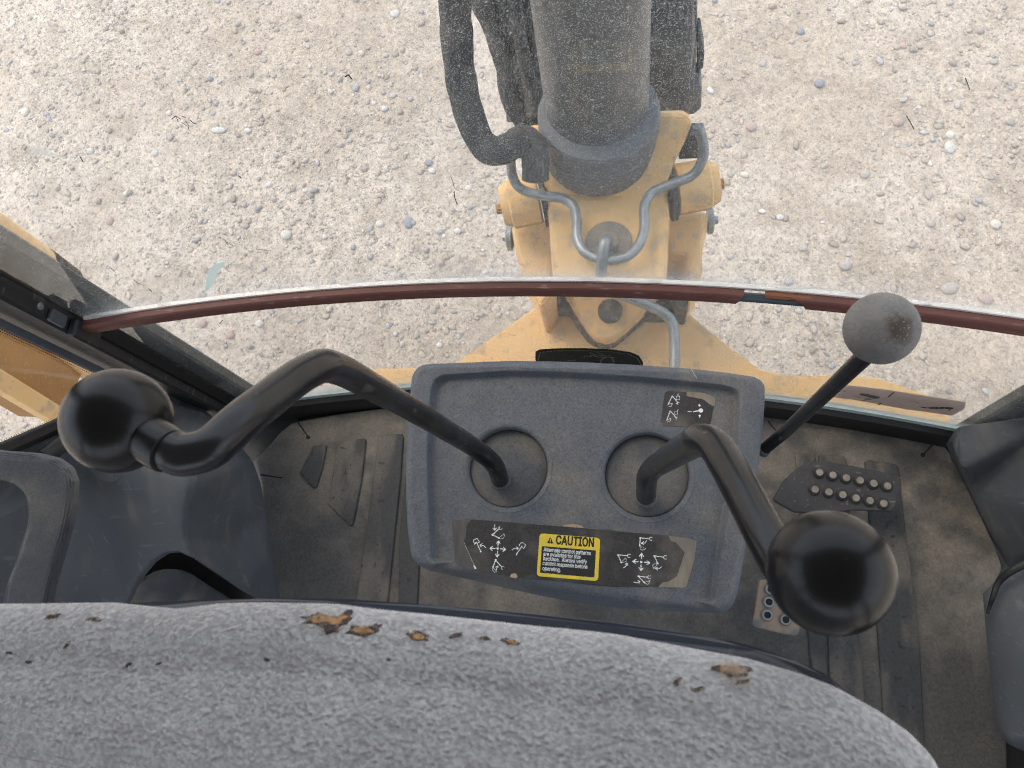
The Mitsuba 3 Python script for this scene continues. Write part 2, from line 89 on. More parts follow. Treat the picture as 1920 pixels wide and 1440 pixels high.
 'big_hose': [[-0.2105,0.6099,1.7667],[-0.2245,0.5785,1.6751],[-0.2299,0.5581,1.6276],[-0.2331,0.5241,1.5652],[-0.2265,0.4901,1.5011],[-0.2073,0.4592,1.457],[-0.1818,0.4608,1.4321],[-0.1466,0.4934,1.415]],
 'elbow': [[-0.1562,0.4869,1.4146],[-0.1383,0.502,1.4056],[-0.1243,0.4964,1.3911],[-0.1208,0.4781,1.3745],[-0.1223,0.4548,1.3466]],
 'nipple': [[-0.1344,0.4985,1.3934],[-0.1022,0.4952,1.3871]],
 'hoses1': [[-0.2627,0.8355,1.4835],[-0.2434,0.8083,1.43],[-0.2227,0.7781,1.3753],[-0.2083,0.7443,1.3205],[-0.2017,0.7066,1.2659],[-0.1752,0.6763,1.2102]],
 'hoses2': [[-0.2116,0.8395,1.4763],[-0.2033,0.8192,1.4161],[-0.1913,0.7846,1.3509],[-0.1846,0.7491,1.2969],[-0.175,0.7059,1.2296],[-0.1603,0.6808,1.188]],
 'hoses3': [[-0.1606,0.8435,1.4691],[-0.1627,0.8301,1.4021],[-0.1572,0.8052,1.3409],[-0.1562,0.765,1.2759],[-0.1522,0.7141,1.2177]],
 'hoses4': [[-0.2474,0.9178,1.4],[-0.2394,0.8565,1.3486],[-0.2174,0.8073,1.2775],[-0.2076,0.7567,1.2184],[-0.1951,0.7196,1.1736]],
 'hoses5': [[-0.1775,0.8259,1.4878],[-0.1771,0.7856,1.4228],[-0.1677,0.7459,1.3566],[-0.1608,0.7159,1.3042],[-0.1509,0.6785,1.2386]],
 'guard': [[0.0553,0.7955,1.5039],[0.1694,0.8044,1.4878],[0.1786,0.751,1.3858],[0.1829,0.7159,1.29],[0.1739,0.7034,1.2561],[0.067,0.6908,1.2487]],
 'guard_flange': [[0.1815,0.8261,1.3444],[0.2013,0.7977,1.2692],[0.2028,0.7794,1.2424],[0.1885,0.7729,1.2428]],
 'guard_foot': [[0.0886,0.7097,1.2509],[0.1992,0.7333,1.2503],[0.2027,0.7108,1.2007],[0.1868,0.7038,1.1907],[0.0904,0.6896,1.2023]],
 'bracket': [[0.1547,0.5888,1.2778],[0.1918,0.5948,1.2735],[0.1984,0.574,1.2239],[0.1549,0.5684,1.2294]],
 'leg_left': [[-1.35,0.233,1.2697],[-1.35,0.1767,0.895],[-1.35,0.0286,0.9288],[-1.35,0.0721,1.2143]],
 'pole': [[-1.3975,0.407,1.35],[-1.4103,0.4103,1.2],[-1.4193,0.4066,1.05],[-1.4176,0.3988,0.95]],
 'mat': [[-0.6048,-0.0175],[-0.5033,0.0057],[-0.3936,0.0247],[-0.1145,0.0542],[0.1925,0.0605],[0.334,0.0431],[0.4798,0.0288],[0.6174,0.0129],[0.6361,-0.0118],[0.6512,-0.0449],[0.6706,-0.096],[0.6899,-0.1504],[0.7019,-0.1858],[0.7091,-0.2166],[0.6911,-0.2487],[0.6865,-0.335],[0.6904,-0.4817],[0.683,-0.5752],[0.673,-0.6799],[-0.366,-0.801],[-0.5897,-0.5323],[-0.6107,-0.3576],[-0.6667,-0.2032],[-0.6887,-0.1404],[-0.6788,-0.1073],[-0.6505,-0.0729],[-0.6277,-0.0386]],
 'rib_a': [[0.375,-0.0342],[0.4105,-0.0324],[0.4178,-0.442],[0.4184,-0.6495],[0.3922,-0.6523],[0.3922,-0.4443]],
 'rib_b': [[0.4151,-0.0342],[0.4631,-0.0358],[0.4739,-0.437],[0.4735,-0.6434],[0.4233,-0.6489],[0.4213,-0.4417]],
 'rib_c': [[0.4949,-0.0401],[0.5515,-0.047],[0.5538,-0.112],[0.5671,-0.3362],[0.5613,-0.6337],[0.5016,-0.6403],[0.5025,-0.4344]],
 'rib_d': [[-0.4179,-0.0369],[-0.3668,-0.0314],[-0.3622,-0.1229],[-0.3593,-0.3497],[-0.3437,-0.6839],[-0.4013,-0.69],[-0.4205,-0.3514],[-0.4178,-0.209]],
 'rib_e': [[-0.3532,-0.0351],[-0.3207,-0.0336],[-0.3101,-0.2225],[-0.2927,-0.5057],[-0.3221,-0.5083],[-0.3518,-0.2252]],
 'pad_a': [[-0.5013,-0.0538],[-0.4425,-0.0435],[-0.4399,-0.1271],[-0.4461,-0.2219],[-0.5013,-0.1799]],
 'pad_b': [[-0.5504,-0.0638],[-0.5229,-0.0592],[-0.5241,-0.1102],[-0.5319,-0.1532],[-0.5705,-0.1212]],
 'slit_a': [[0.627,0.0094],[0.595,-0.0264]],
 'slit_b': [[-0.598,-0.0094],[-0.5656,-0.0469]],
 'slit_c': [[-0.6544,-0.1278],[-0.606,-0.1317]],
 'slit_d': [[0.3289,0.0244],[0.3456,0.0027]],
 'leaf': [[0.589,0.0177],[0.5936,0.0241],[0.598,0.0259],[0.6004,0.0198],[0.6072,0.0164],[0.6093,0.0063],[0.6032,-0.0011],[0.5933,-0.0015],[0.5932,0.0055],[0.5856,0.0098]],
 'pedal': [[0.3174,-0.1374,1.3],[0.3371,-0.1022,1.3],[0.3594,-0.0795,1.3],[0.3814,-0.0683,1.3],[0.4032,-0.0658,1.3],[0.4512,-0.072,1.3],[0.5205,-0.0845,1.3],[0.5251,-0.0908,1.3],[0.5226,-0.1063,1.3],[0.5134,-0.1372,1.3],[0.5052,-0.1454,1.3],[0.4478,-0.1466,1.3],[0.4,-0.155,1.3],[0.3521,-0.1556,1.3]],
 'pedal_studs': [[0.3939,-0.087,1.302],[0.415,-0.0905,1.302],[0.4364,-0.0939,1.302],[0.458,-0.0972,1.302],[0.4794,-0.1011,1.302],[0.5007,-0.1042,1.302],[0.3857,-0.1164,1.302],[0.4075,-0.1194,1.302],[0.4294,-0.1229,1.302],[0.4503,-0.1271,1.302],[0.4719,-0.1303,1.302],[0.4931,-0.1337,1.302]],
 'pedal_low': [[0.294,-0.2707,1.3],[0.2854,-0.3268,1.3],[0.2821,-0.3401,1.3],[0.2865,-0.3462,1.3],[0.3484,-0.3549,1.3],[0.3536,-0.3524,1.3],[0.3591,-0.3366,1.3],[0.3704,-0.2573,1.3]],
 'pedal_low_studs': [[0.3114,-0.2842,1.302],[0.3084,-0.3047,1.302],[0.3055,-0.3253,1.302],[0.3339,-0.3303,1.302],[0.3375,-0.3098,1.302],[0.3406,-0.2887,1.302]],
 'cover_left': {"v":[[-0.742,-0.2405,1.8158],[-0.742,-0.2037,1.7597],[-0.742,-0.1726,1.7125],[-0.742,-0.1416,1.6645],[-0.742,-0.1168,1.5824],[-0.742,-0.0702,1.501],[-0.742,-0.0253,1.424],[-0.7539,-0.0144,1.36],[-0.7325,-0.0262,1.33],[-0.7156,-0.0441,1.3],[-0.6978,-0.0688,1.25],[-0.6694,-0.1053,1.225],[-0.6484,-0.1462,1.22],[-0.6283,-0.2023,1.215],[-0.6047,-0.2728,1.215],[-0.5721,-0.36,1.215],[-0.5623,-0.398,1.215],[-0.5926,-0.4052,1.225],[-0.584,-0.3647,1.28],[-0.5869,-0.3536,1.33],[-0.5885,-0.3314,1.42],[-0.5837,-0.312,1.5109],[-0.6053,-0.3031,1.5231],[-0.6228,-0.3064,1.5299],[-0.6398,-0.3207,1.5333],[-0.6576,-0.3482,1.5332],[-0.6721,-0.3845,1.5292],[-0.678,-0.4121,1.5238],[-0.745,-0.4144,1.753],[-0.745,-0.4137,1.593],[-0.745,-0.339,1.6026],[-0.6308,-0.2789,1.5413],[-0.6995,-0.2863,1.5696],[-0.745,-0.2162,1.6195],[-0.796,-0.1906,1.64],[-0.6852,-0.211,1.585],[-0.6385,-0.233,1.56],[-0.5966,-0.2483,1.535],[-0.5861,-0.1946,1.545],[-0.6408,-0.1277,1.5],[-0.6961,-0.1031,1.5],[-0.6789,-0.1716,1.575],[-0.6358,-0.1913,1.345],[-0.6434,-0.2731,1.3],[-0.745,-0.3109,1.772],[-0.5954,-0.2831,1.5244]],"f":[[44,28,0],[4,33,3],[44,30,28],[30,32,33],[33,30,44],[4,41,5],[34,44,33],[33,3,34],[34,2,3],[10,38,39],[39,41,38],[33,32,35],[35,41,4],[35,4,33],[29,28,27],[30,29,28],[13,43,14],[40,41,39],[5,41,40],[40,6,5],[7,40,6],[40,8,7],[39,8,40],[1,44,0],[1,34,44],[34,1,2],[9,8,39],[9,10,39],[11,38,10],[24,32,25],[26,32,30],[25,32,26],[29,27,26],[26,30,29],[13,12,42],[42,12,11],[11,42,38],[42,43,13],[37,42,43],[42,37,38],[45,37,43],[37,38,36],[38,41,36],[36,41,35],[35,32,36],[31,32,24],[36,32,31],[31,22,45],[45,37,31],[31,37,36],[45,22,21],[21,45,43],[20,21,43],[17,16,15],[23,22,31],[31,24,23],[14,43,19],[19,20,43],[17,15,18],[15,14,18],[18,14,19]]},
 'cover_right': {"v":[[0.615,-0.018,1.28],[0.6194,0.001,1.31],[0.7457,0.0096,1.4],[0.6059,-0.0416,1.315],[0.691,-0.1621,1.47],[0.6262,-0.0707,1.29],[0.7078,-0.1886,1.43],[0.6683,-0.0861,1.213],[0.6946,-0.1555,1.213],[0.725,-0.2143,1.213],[0.8171,-0.1754,1.213],[0.6486,-0.0399,1.213]],"f":[[4,2,7],[5,2,1],[7,2,5],[11,5,7],[4,8,7],[1,3,0],[3,11,0],[5,1,3],[3,5,11],[6,9,10],[8,6,9],[6,8,4]]},
 'cover_inner': {"v":[[-0.7249,-0.4359,1.4737],[-0.7192,-0.4202,1.4752],[-0.7134,-0.4045,1.4767],[-0.7075,-0.3886,1.4786],[-0.7006,-0.3731,1.4805],[-0.6912,-0.3592,1.4807],[-0.6815,-0.3452,1.4815],[-0.6692,-0.3356,1.4774],[-0.6543,-0.33,1.4737],[-0.6402,-0.3284,1.4654],[-0.6345,-0.3332,1.4427],[-0.6324,-0.3416,1.4145],[-0.6307,-0.3503,1.3842],[-0.628,-0.3585,1.3537],[-0.6242,-0.3668,1.3235],[-0.6191,-0.3753,1.2946],[-0.6124,-0.3853,1.2687],[-0.6039,-0.3958,1.2454],[-0.5983,-0.4111,1.2329],[-0.5975,-0.4292,1.2317],[-0.6097,-0.4299,1.2514],[-0.621,-0.4305,1.2721],[-0.6312,-0.431,1.2936],[-0.6407,-0.4315,1.3155],[-0.6496,-0.4319,1.3373],[-0.6584,-0.4323,1.3583],[-0.6673,-0.4327,1.378],[-0.6767,-0.4332,1.3961],[-0.6865,-0.4337,1.4126],[-0.6966,-0.4343,1.4281],[-0.7065,-0.4349,1.4432],[-0.716,-0.4354,1.4583],[-0.6771,-0.3554,1.4692],[-0.6584,-0.3534,1.455],[-0.643,-0.3514,1.4342],[-0.6897,-0.3809,1.4623],[-0.6724,-0.3792,1.4458],[-0.6572,-0.3776,1.4247],[-0.6454,-0.376,1.3963],[-0.636,-0.3744,1.3616],[-0.7012,-0.4065,1.4572],[-0.6856,-0.4052,1.438],[-0.6706,-0.4038,1.4169],[-0.6575,-0.4027,1.3908],[-0.6463,-0.4016,1.3598],[-0.6355,-0.4005,1.3256],[-0.6238,-0.3994,1.2906]],"f":[[19,18,20],[12,13,11],[11,38,12],[34,38,11],[37,38,34],[42,37,36],[23,22,45],[39,13,12],[12,38,39],[14,13,39],[39,45,14],[2,40,3],[1,40,2],[1,0,31],[31,40,1],[20,18,17],[45,22,46],[46,20,17],[17,16,46],[16,15,46],[46,15,14],[14,45,46],[10,9,34],[34,11,10],[32,6,5],[7,6,32],[43,38,37],[43,37,42],[41,40,29],[42,36,41],[23,45,44],[43,25,44],[44,45,39],[39,38,44],[44,38,43],[29,40,30],[30,40,31],[35,5,4],[35,36,32],[32,5,35],[41,36,35],[35,40,41],[3,40,35],[4,3,35],[46,22,21],[21,20,46],[8,7,33],[33,7,32],[33,9,8],[34,9,33],[36,37,33],[33,37,34],[32,36,33],[26,25,43],[26,42,27],[43,42,26],[41,29,28],[27,42,28],[28,42,41],[44,25,24],[24,23,44]]},
 'cover_recess_shade': {"v":[[-0.7732,-0.428,1.4072],[-0.767,-0.4109,1.4107],[-0.7607,-0.3938,1.4144],[-0.7543,-0.3769,1.4175],[-0.747,-0.3608,1.4183],[-0.7401,-0.3446,1.4184],[-0.7327,-0.329,1.4173],[-0.7233,-0.3145,1.4155],[-0.7099,-0.3016,1.4168],[-0.6932,-0.2911,1.4191],[-0.6797,-0.2877,1.4084],[-0.678,-0.2914,1.3773],[-0.6806,-0.2963,1.3371],[-0.6841,-0.3043,1.2953],[-0.6846,-0.3129,1.2569],[-0.6777,-0.3223,1.2308],[-0.6629,-0.3321,1.2188],[-0.6446,-0.3421,1.2134],[-0.625,-0.3535,1.2122],[-0.605,-0.3649,1.2125],[-0.5911,-0.38,1.2126],[-0.5851,-0.3998,1.2127],[-0.5864,-0.4143,1.2141],[-0.6052,-0.4157,1.2211],[-0.6237,-0.4171,1.2285],[-0.6411,-0.4185,1.2379],[-0.6567,-0.4196,1.2502],[-0.6704,-0.4206,1.2656],[-0.6822,-0.4215,1.2835],[-0.6927,-0.4222,1.303],[-0.7027,-0.4229,1.3225],[-0.7128,-0.4236,1.3409],[-0.7237,-0.4244,1.3572],[-0.7355,-0.4252,1.3713],[-0.748,-0.4261,1.3839],[-0.7607,-0.4271,1.3956],[-0.7026,-0.3149,1.3968],[-0.6891,-0.3121,1.3704],[-0.6857,-0.3085,1.3245],[-0.7325,-0.3444,1.4097],[-0.7156,-0.3422,1.3902],[-0.702,-0.3398,1.364],[-0.6947,-0.3372,1.3254],[-0.6905,-0.3344,1.2783],[-0.6814,-0.3315,1.2367],[-0.742,-0.3713,1.4081],[-0.7243,-0.3694,1.3902],[-0.7096,-0.3675,1.3663],[-0.7001,-0.3656,1.3322],[-0.6924,-0.3637,1.2923],[-0.6821,-0.3616,1.2543],[-0.6642,-0.3594,1.2279],[-0.6383,-0.3571,1.2155],[-0.7529,-0.3981,1.4044],[-0.7347,-0.3964,1.3875],[-0.7181,-0.3948,1.3672],[-0.7052,-0.3934,1.3392],[-0.6944,-0.3921,1.3058],[-0.6822,-0.3906,1.2725],[-0.6655,-0.389,1.2452],[-0.6427,-0.387,1.2278],[-0.6154,-0.3847,1.2187]],"f":[[36,10,9],[41,48,42],[30,29,57],[57,29,28],[28,58,57],[53,45,3],[36,9,8],[42,48,49],[49,48,57],[57,58,49],[39,45,46],[47,48,41],[46,55,47],[54,45,53],[54,55,46],[46,45,54],[34,33,54],[54,53,34],[56,30,57],[31,30,56],[56,55,31],[57,48,56],[47,55,56],[56,48,47],[51,17,16],[15,44,16],[16,44,51],[52,17,51],[52,51,60],[34,53,35],[2,53,3],[3,45,4],[4,45,39],[39,5,4],[31,55,32],[54,33,32],[32,55,54],[37,41,42],[36,41,37],[37,10,36],[11,10,37],[43,42,49],[49,58,50],[51,44,50],[43,49,50],[50,44,43],[6,5,39],[39,46,40],[40,46,47],[47,41,40],[40,41,36],[6,39,40],[18,17,52],[61,21,20],[61,20,19],[61,52,60],[61,19,18],[18,52,61],[1,0,35],[35,53,1],[1,53,2],[14,44,15],[43,44,14],[14,13,43],[38,11,37],[37,42,38],[38,42,43],[43,13,38],[60,51,59],[59,51,50],[50,58,59],[25,60,59],[40,36,7],[7,6,40],[7,36,8],[22,21,23],[23,21,61],[12,38,11],[38,12,13],[27,58,28],[59,58,27],[24,60,25],[61,60,24],[23,61,24],[26,25,59],[26,59,27]]},
 'panel_right': {"v":[[0.6182,-0.2699,1.36],[0.6271,-0.2578,1.368],[0.6371,-0.247,1.3754],[0.6476,-0.2378,1.3831],[0.6585,-0.2312,1.3919],[0.6694,-0.225,1.4006],[0.6806,-0.2235,1.4092],[0.6917,-0.222,1.4176],[0.7026,-0.2205,1.4258],[0.7044,-0.2321,1.4266],[0.7033,-0.2478,1.4252],[0.7021,-0.2635,1.424],[0.7007,-0.2791,1.423],[0.6994,-0.2945,1.4221],[0.6981,-0.3099,1.4211],[0.6968,-0.3252,1.4202],[0.6952,-0.3404,1.4199],[0.6938,-0.3555,1.4191],[0.6932,-0.3706,1.4168],[0.6935,-0.3856,1.4126],[0.6946,-0.4007,1.4069],[0.6963,-0.4158,1.4],[0.6983,-0.4311,1.3923],[0.7006,-0.4465,1.3842],[0.703,-0.462,1.3758],[0.7053,-0.4775,1.3674],[0.7075,-0.4931,1.3594],[0.7042,-0.5011,1.3528],[0.6931,-0.4981,1.3479],[0.6816,-0.4949,1.3434],[0.6696,-0.4917,1.3399],[0.6574,-0.4884,1.3362],[0.6459,-0.483,1.3331],[0.637,-0.4747,1.3309],[0.6331,-0.4602,1.3326],[0.6309,-0.445,1.3347],[0.6292,-0.4295,1.3368],[0.6277,-0.414,1.3387],[0.626,-0.3983,1.3417],[0.6242,-0.3825,1.3458],[0.6229,-0.3666,1.3486],[0.6224,-0.3507,1.3496],[0.6222,-0.3347,1.3498],[0.6215,-0.3186,1.3515],[0.6204,-0.3024,1.3545],[0.6192,-0.2862,1.3575],[0.6609,-0.2436,1.3939],[0.6767,-0.2432,1.4062],[0.6923,-0.2427,1.4177],[0.6348,-0.2676,1.3738],[0.6509,-0.2669,1.387],[0.6666,-0.2662,1.3997],[0.6824,-0.2655,1.4112],[0.626,-0.2911,1.3633],[0.6412,-0.2902,1.3791],[0.6563,-0.2893,1.3937],[0.672,-0.2883,1.4059],[0.6882,-0.2872,1.4159],[0.6328,-0.3134,1.3682],[0.6464,-0.3123,1.3868],[0.661,-0.3111,1.4016],[0.6772,-0.3099,1.4119],[0.6374,-0.3354,1.3778],[0.6501,-0.334,1.3973],[0.6655,-0.3325,1.4095],[0.6831,-0.3309,1.4162],[0.6301,-0.3587,1.3646],[0.6409,-0.3568,1.3891],[0.6543,-0.355,1.4063],[0.6716,-0.3533,1.4137],[0.6359,-0.3799,1.3712],[0.6475,-0.3777,1.3933],[0.6626,-0.3756,1.4059],[0.6801,-0.3738,1.4125],[0.6321,-0.4036,1.3499],[0.644,-0.4009,1.3723],[0.6574,-0.3984,1.3897],[0.673,-0.3962,1.4008],[0.6396,-0.4246,1.3527],[0.6532,-0.4217,1.3705],[0.6681,-0.4191,1.3842],[0.6841,-0.4167,1.3944],[0.6482,-0.4454,1.3528],[0.6634,-0.4425,1.3664],[0.6792,-0.4397,1.3777],[0.642,-0.4694,1.3371],[0.6582,-0.4662,1.3493],[0.6746,-0.4633,1.3601],[0.6907,-0.4604,1.3704],[0.6863,-0.4841,1.3526]],"f":[[7,9,8],[19,73,77],[18,73,19],[10,9,48],[48,9,7],[48,11,10],[57,61,13],[13,61,14],[14,61,65],[65,15,14],[49,2,1],[53,54,49],[1,0,49],[66,67,62],[58,54,53],[53,44,58],[58,42,62],[62,67,63],[63,67,68],[20,19,77],[88,23,84],[84,87,88],[17,73,18],[69,73,17],[76,80,77],[76,75,79],[79,80,76],[57,13,12],[52,11,48],[12,11,52],[52,57,12],[52,48,47],[45,44,53],[49,0,45],[45,53,49],[68,67,71],[71,75,76],[62,42,41],[66,62,41],[41,40,66],[55,54,59],[59,54,58],[58,62,59],[59,62,63],[43,42,58],[58,44,43],[65,61,64],[68,69,64],[64,69,65],[63,68,64],[78,82,79],[78,35,82],[79,75,78],[81,21,20],[20,77,81],[77,80,81],[81,80,84],[83,87,84],[83,80,79],[79,82,83],[84,80,83],[82,35,34],[83,82,86],[86,87,83],[30,87,86],[48,7,6],[47,48,6],[6,5,47],[46,5,4],[47,5,46],[46,4,3],[16,15,65],[65,69,16],[16,69,17],[56,57,52],[56,61,57],[70,75,71],[70,67,66],[71,67,70],[72,69,68],[72,73,69],[72,68,71],[77,73,72],[76,77,72],[71,76,72],[59,63,60],[60,63,64],[64,61,60],[60,55,59],[56,55,60],[60,61,56],[36,35,78],[78,75,74],[74,75,70],[70,38,74],[22,21,81],[84,23,22],[81,84,22],[24,23,88],[24,88,25],[28,26,25],[28,27,26],[85,82,34],[86,82,85],[85,32,86],[86,32,31],[31,30,86],[50,54,55],[49,54,50],[46,3,50],[50,2,49],[3,2,50],[39,38,70],[66,40,39],[70,66,39],[36,78,37],[37,78,74],[74,38,37],[25,88,89],[28,25,89],[88,87,89],[89,87,30],[33,32,85],[85,34,33],[52,47,51],[51,47,46],[51,46,50],[56,52,51],[51,55,56],[50,55,51],[89,30,29],[29,28,89]]},
 'rubber_edge': [[0.6099,-0.3,1.37],[0.6126,-0.2885,1.375],[0.614,-0.2756,1.385],[0.621,-0.2554,1.39],[0.6344,-0.2373,1.41],[0.6748,-0.2141,1.42]],
 'gap_left': [[-0.7329,-0.0195,1.2],[-0.6021,0.0372,1.2],[-0.5956,-0.0024,1.2],[-0.6234,-0.0428,1.2],[-0.6591,-0.1217,1.2],[-0.683,-0.0977,1.2],[-0.7719,-0.0325,1.2]],
 'rail_left': [[-0.7279,-0.1995,1.7],[-0.7271,-0.1614,1.66],[-0.7456,-0.1094,1.58]],
 'bracket_left': [[-0.7181,-0.1791,1.66],[-0.6978,-0.1584,1.66],[-0.6716,-0.2002,1.64],[-0.6645,-0.2159,1.62],[-0.6901,-0.2173,1.62]],
 'arm_outer': [[-0.4459,-0.2613,2.1154],[-0.4204,-0.2626,2.1108],[-0.395,-0.2623,2.1067],[-0.378,-0.265,2.1031],[-0.3672,-0.2716,2.0994],[-0.363,-0.2815,2.0957],[-0.3632,-0.3,2.0902],[-0.366,-0.3166,2.0857],[-0.3712,-0.3375,2.0803],[-0.3779,-0.3626,2.0739],[-0.3892,-0.4291,2.0559],[-0.482,-0.4363,2.069],[-0.4881,-0.2646,2.1213]],
 'arm_inner': [[-0.445,-0.2859,2.1079],[-0.4196,-0.2847,2.1041],[-0.409,-0.2871,2.1016],[-0.4015,-0.2939,2.0983],[-0.3983,-0.3027,2.0952],[-0.3986,-0.3171,2.0909],[-0.4027,-0.3317,2.0872],[-0.4081,-0.3486,2.0831],[-0.4143,-0.3654,2.079],[-0.4304,-0.461,2.0531],[-0.5401,-0.4695,2.0686],[-0.5464,-0.2917,2.1228]],
 'seat': [[-0.352,-0.4511,2.265],[-0.3499,-0.4136,2.265],[-0.3164,-0.3846,2.265],[-0.2796,-0.3748,2.265],[-0.2546,-0.3707,2.265],[-0.2232,-0.3678,2.265],[-0.1894,-0.3647,2.265],[-0.1524,-0.3652,2.265],[-0.1264,-0.3605,2.265],[-0.0974,-0.3583,2.265],[-0.0632,-0.3568,2.265],[-0.0185,-0.3576,2.265],[0.0351,-0.3589,2.265],[0.0737,-0.3598,2.265],[0.1111,-0.3633,2.265],[0.1353,-0.3657,2.265],[0.1589,-0.3702,2.265],[0.1749,-0.3747,2.265],[0.1904,-0.3823,2.265],[0.2033,-0.3907,2.265],[0.2119,-0.3991,2.265],[0.2169,-0.4081,2.265],[0.2203,-0.4242,2.265],[0.2163,-0.4486,2.265],[0.1983,-0.47,2.265],[0.1556,-0.4906,2.265],[0.0456,-0.5089,2.265],[-0.2034,-0.5418,2.265],[-0.2949,-0.5318,2.265],[-0.3389,-0.4998,2.265]],
 'shell': [[-0.3787,-0.4,2.235],[-0.3131,-0.3798,2.235],[-0.2065,-0.3658,2.235],[-0.1712,-0.3614,2.235],[-0.1114,-0.3559,2.235],[-0.0746,-0.3537,2.235],[-0.0265,-0.3532,2.235],[0.0313,-0.354,2.235],[0.0731,-0.355,2.235],[0.1135,-0.3575,2.235],[0.1397,-0.3598,2.235],[0.1651,-0.366,2.235],[0.1799,-0.3711,2.235],[0.1895,-0.3786,2.235],[0.1985,-0.3921,2.235],[0.1874,-0.4254,2.235],[0.0375,-0.4413,2.235],[-0.3575,-0.4559,2.235]],
 'seat_frays': [[-0.064,-0.3598,2.285],[-0.0686,-0.3616,2.285],[-0.0571,-0.3578,2.285],[-0.0611,-0.3664,2.285],[-0.0453,-0.3652,2.285],[-0.0416,-0.3632,2.285],[-0.0178,-0.3654,2.285],[0.0138,-0.362,2.285],[0.0272,-0.3628,2.285],[0.0004,-0.3623,2.285],[0.1275,-0.3651,2.285],[0.1313,-0.3727,2.285],[0.112,-0.3797,2.285],[-0.2113,-0.3705,2.285],[-0.186,-0.3701,2.285],[-0.1935,-0.3865,2.285],[-0.2117,-0.3961,2.285],[-0.1586,-0.3926,2.285],[-0.0887,-0.3844,2.285],[-0.224,-0.3928,2.285],[-0.1433,-0.3908,2.285],[0.1028,-0.3774,2.285],[-0.029,-0.3794,2.285]],
 'stones': [[-1.004,2.107,0.022,0.019],[-1.612,1.933,0.018,0.015],[1.191,1.398,0.018,0.025],[-1.712,1.525,0.032,0.015],[-1.582,1.527,0.016,0.012],[0.491,1.501,0.02,0.019],[-0.823,1.094,0.018,0.027],[-1.33,1.038,0.022,0.021],[-1.441,1.266,0.014,0.012],[-2.301,1.436,0.016,0.015],[-1.986,1.418,0.016,0.015],[-1.808,1.794,0.014,0.012],[-2.122,1.095,0.016,0.019],[1.02,1.508,0.018,0.015],[0.746,1.687,0.018,0.017],[1.32,1.09,0.018,0.017],[0.808,0.924,0.022,0.021],[1.197,1.452,0.016,0.017],[-2.685,1.647,0.018,0.021],[-0.773,1.366,0.016,0.015],[-0.753,1.327,0.014,0.012],[-0.596,1.248,0.014,0.012],[0.464,1.291,0.016,0.012],[0.59,1.115,0.016,0.012],[-1.373,0.651,0.016,0.015],[-1.725,0.677,0.018,0.019],[-1.491,0.604,0.02,0.017],[-1.614,0.65,0.016,0.017],[-1.186,1.91,0.016,0.015],[1.056,1.847,0.018,0.012],[1.371,1.767,0.016,0.012],[0.665,0.986,0.016,0.012],[1.15,0.842,0.028,0.021],[0.684,1.938,0.016,0.015],[0.892,1.287,0.018,0.015],[0.539,1.792,0.016,0.015],[1.263,0.804,0.024,0.019],[-0.941,1.087,0.016,0.015],[-2.076,1.224,0.014,0.012],[-1.965,1.619,0.012,0.012],[1.107,1.09,0.016,0.015]],
 'cam': {"o":[0.07936,-0.35411,2.65645],"r":[0.987272,0.077204,-0.139047],"d":[0.033706,-0.955985,-0.291473],"f":[-0.155429,0.283076,-0.946419],"roi":[[-0.0691,0.014]]},
}
P = lambda k: np.array(PTS[k], float)
ARC_B, ARC_W, BAR_Z, SILL_Z = PTS['arc_b'], 0.70, PTS['bar_z'], 1.25
arc_y = lambda x: ARC_B * (1 - (np.asarray(x) / ARC_W) ** 2)

# ------------------------------------------------------------------ materials
def C3(r, g, b): return mi.Color3f(r, g, b)
def rgb(*c): return {'type': 'rgb', 'value': list(c)}
def principled(color, rough=0.6, metal=0.0, spec=0.5, bump=None, bscale=1.0, two=True, **kw):
    b = {'type': 'principled', 'base_color': color, 'roughness': rough, 'metallic': metal, 'specular': spec, **kw}
    if bump is not None:
        b = {'type': 'bumpmap', 'arbitrary': bump, 'scale': bscale, 'nested': b}
    return {'type': 'twosided', 'bsdf': b} if two else b
def mat(name, bsdf): scene['mat_' + name] = bsdf
def R(name): return 'mat_' + name

def f_ground(p, n, uv):
    a = fbm(p.x * 1.7 + 3, p.y * 1.7, 0, 3); b = fbm(p.x * 9, p.y * 9, 4, 3); c = fbm(p.x * 60, p.y * 60, 1, 2)
    g = noise(p.x * 260, p.y * 260, 2)
    col = mix(C3(.585, .52, .438), C3(.665, .605, .528), smoothstep(.3, .7, a))
    col = mix(col, C3(.46, .40, .33), .5 * smoothstep(.45, .75, b))
    d = smoothstep(.62, .85, noise(p.x * 130, p.y * 130, 8))
    return mix(col, C3(.30, .27, .24), .4 * d) * (.76 + .34 * c + .30 * (g - .5))
mat('ground', {'type': 'twosided', 'bsdf': {'type': 'diffuse', 'reflectance': proc(f_ground)}})
mat('stone_vc', {'type': 'twosided', 'bsdf': {'type': 'diffuse', 'reflectance': {'type': 'mesh_attribute', 'name': 'vertex_color'}}})

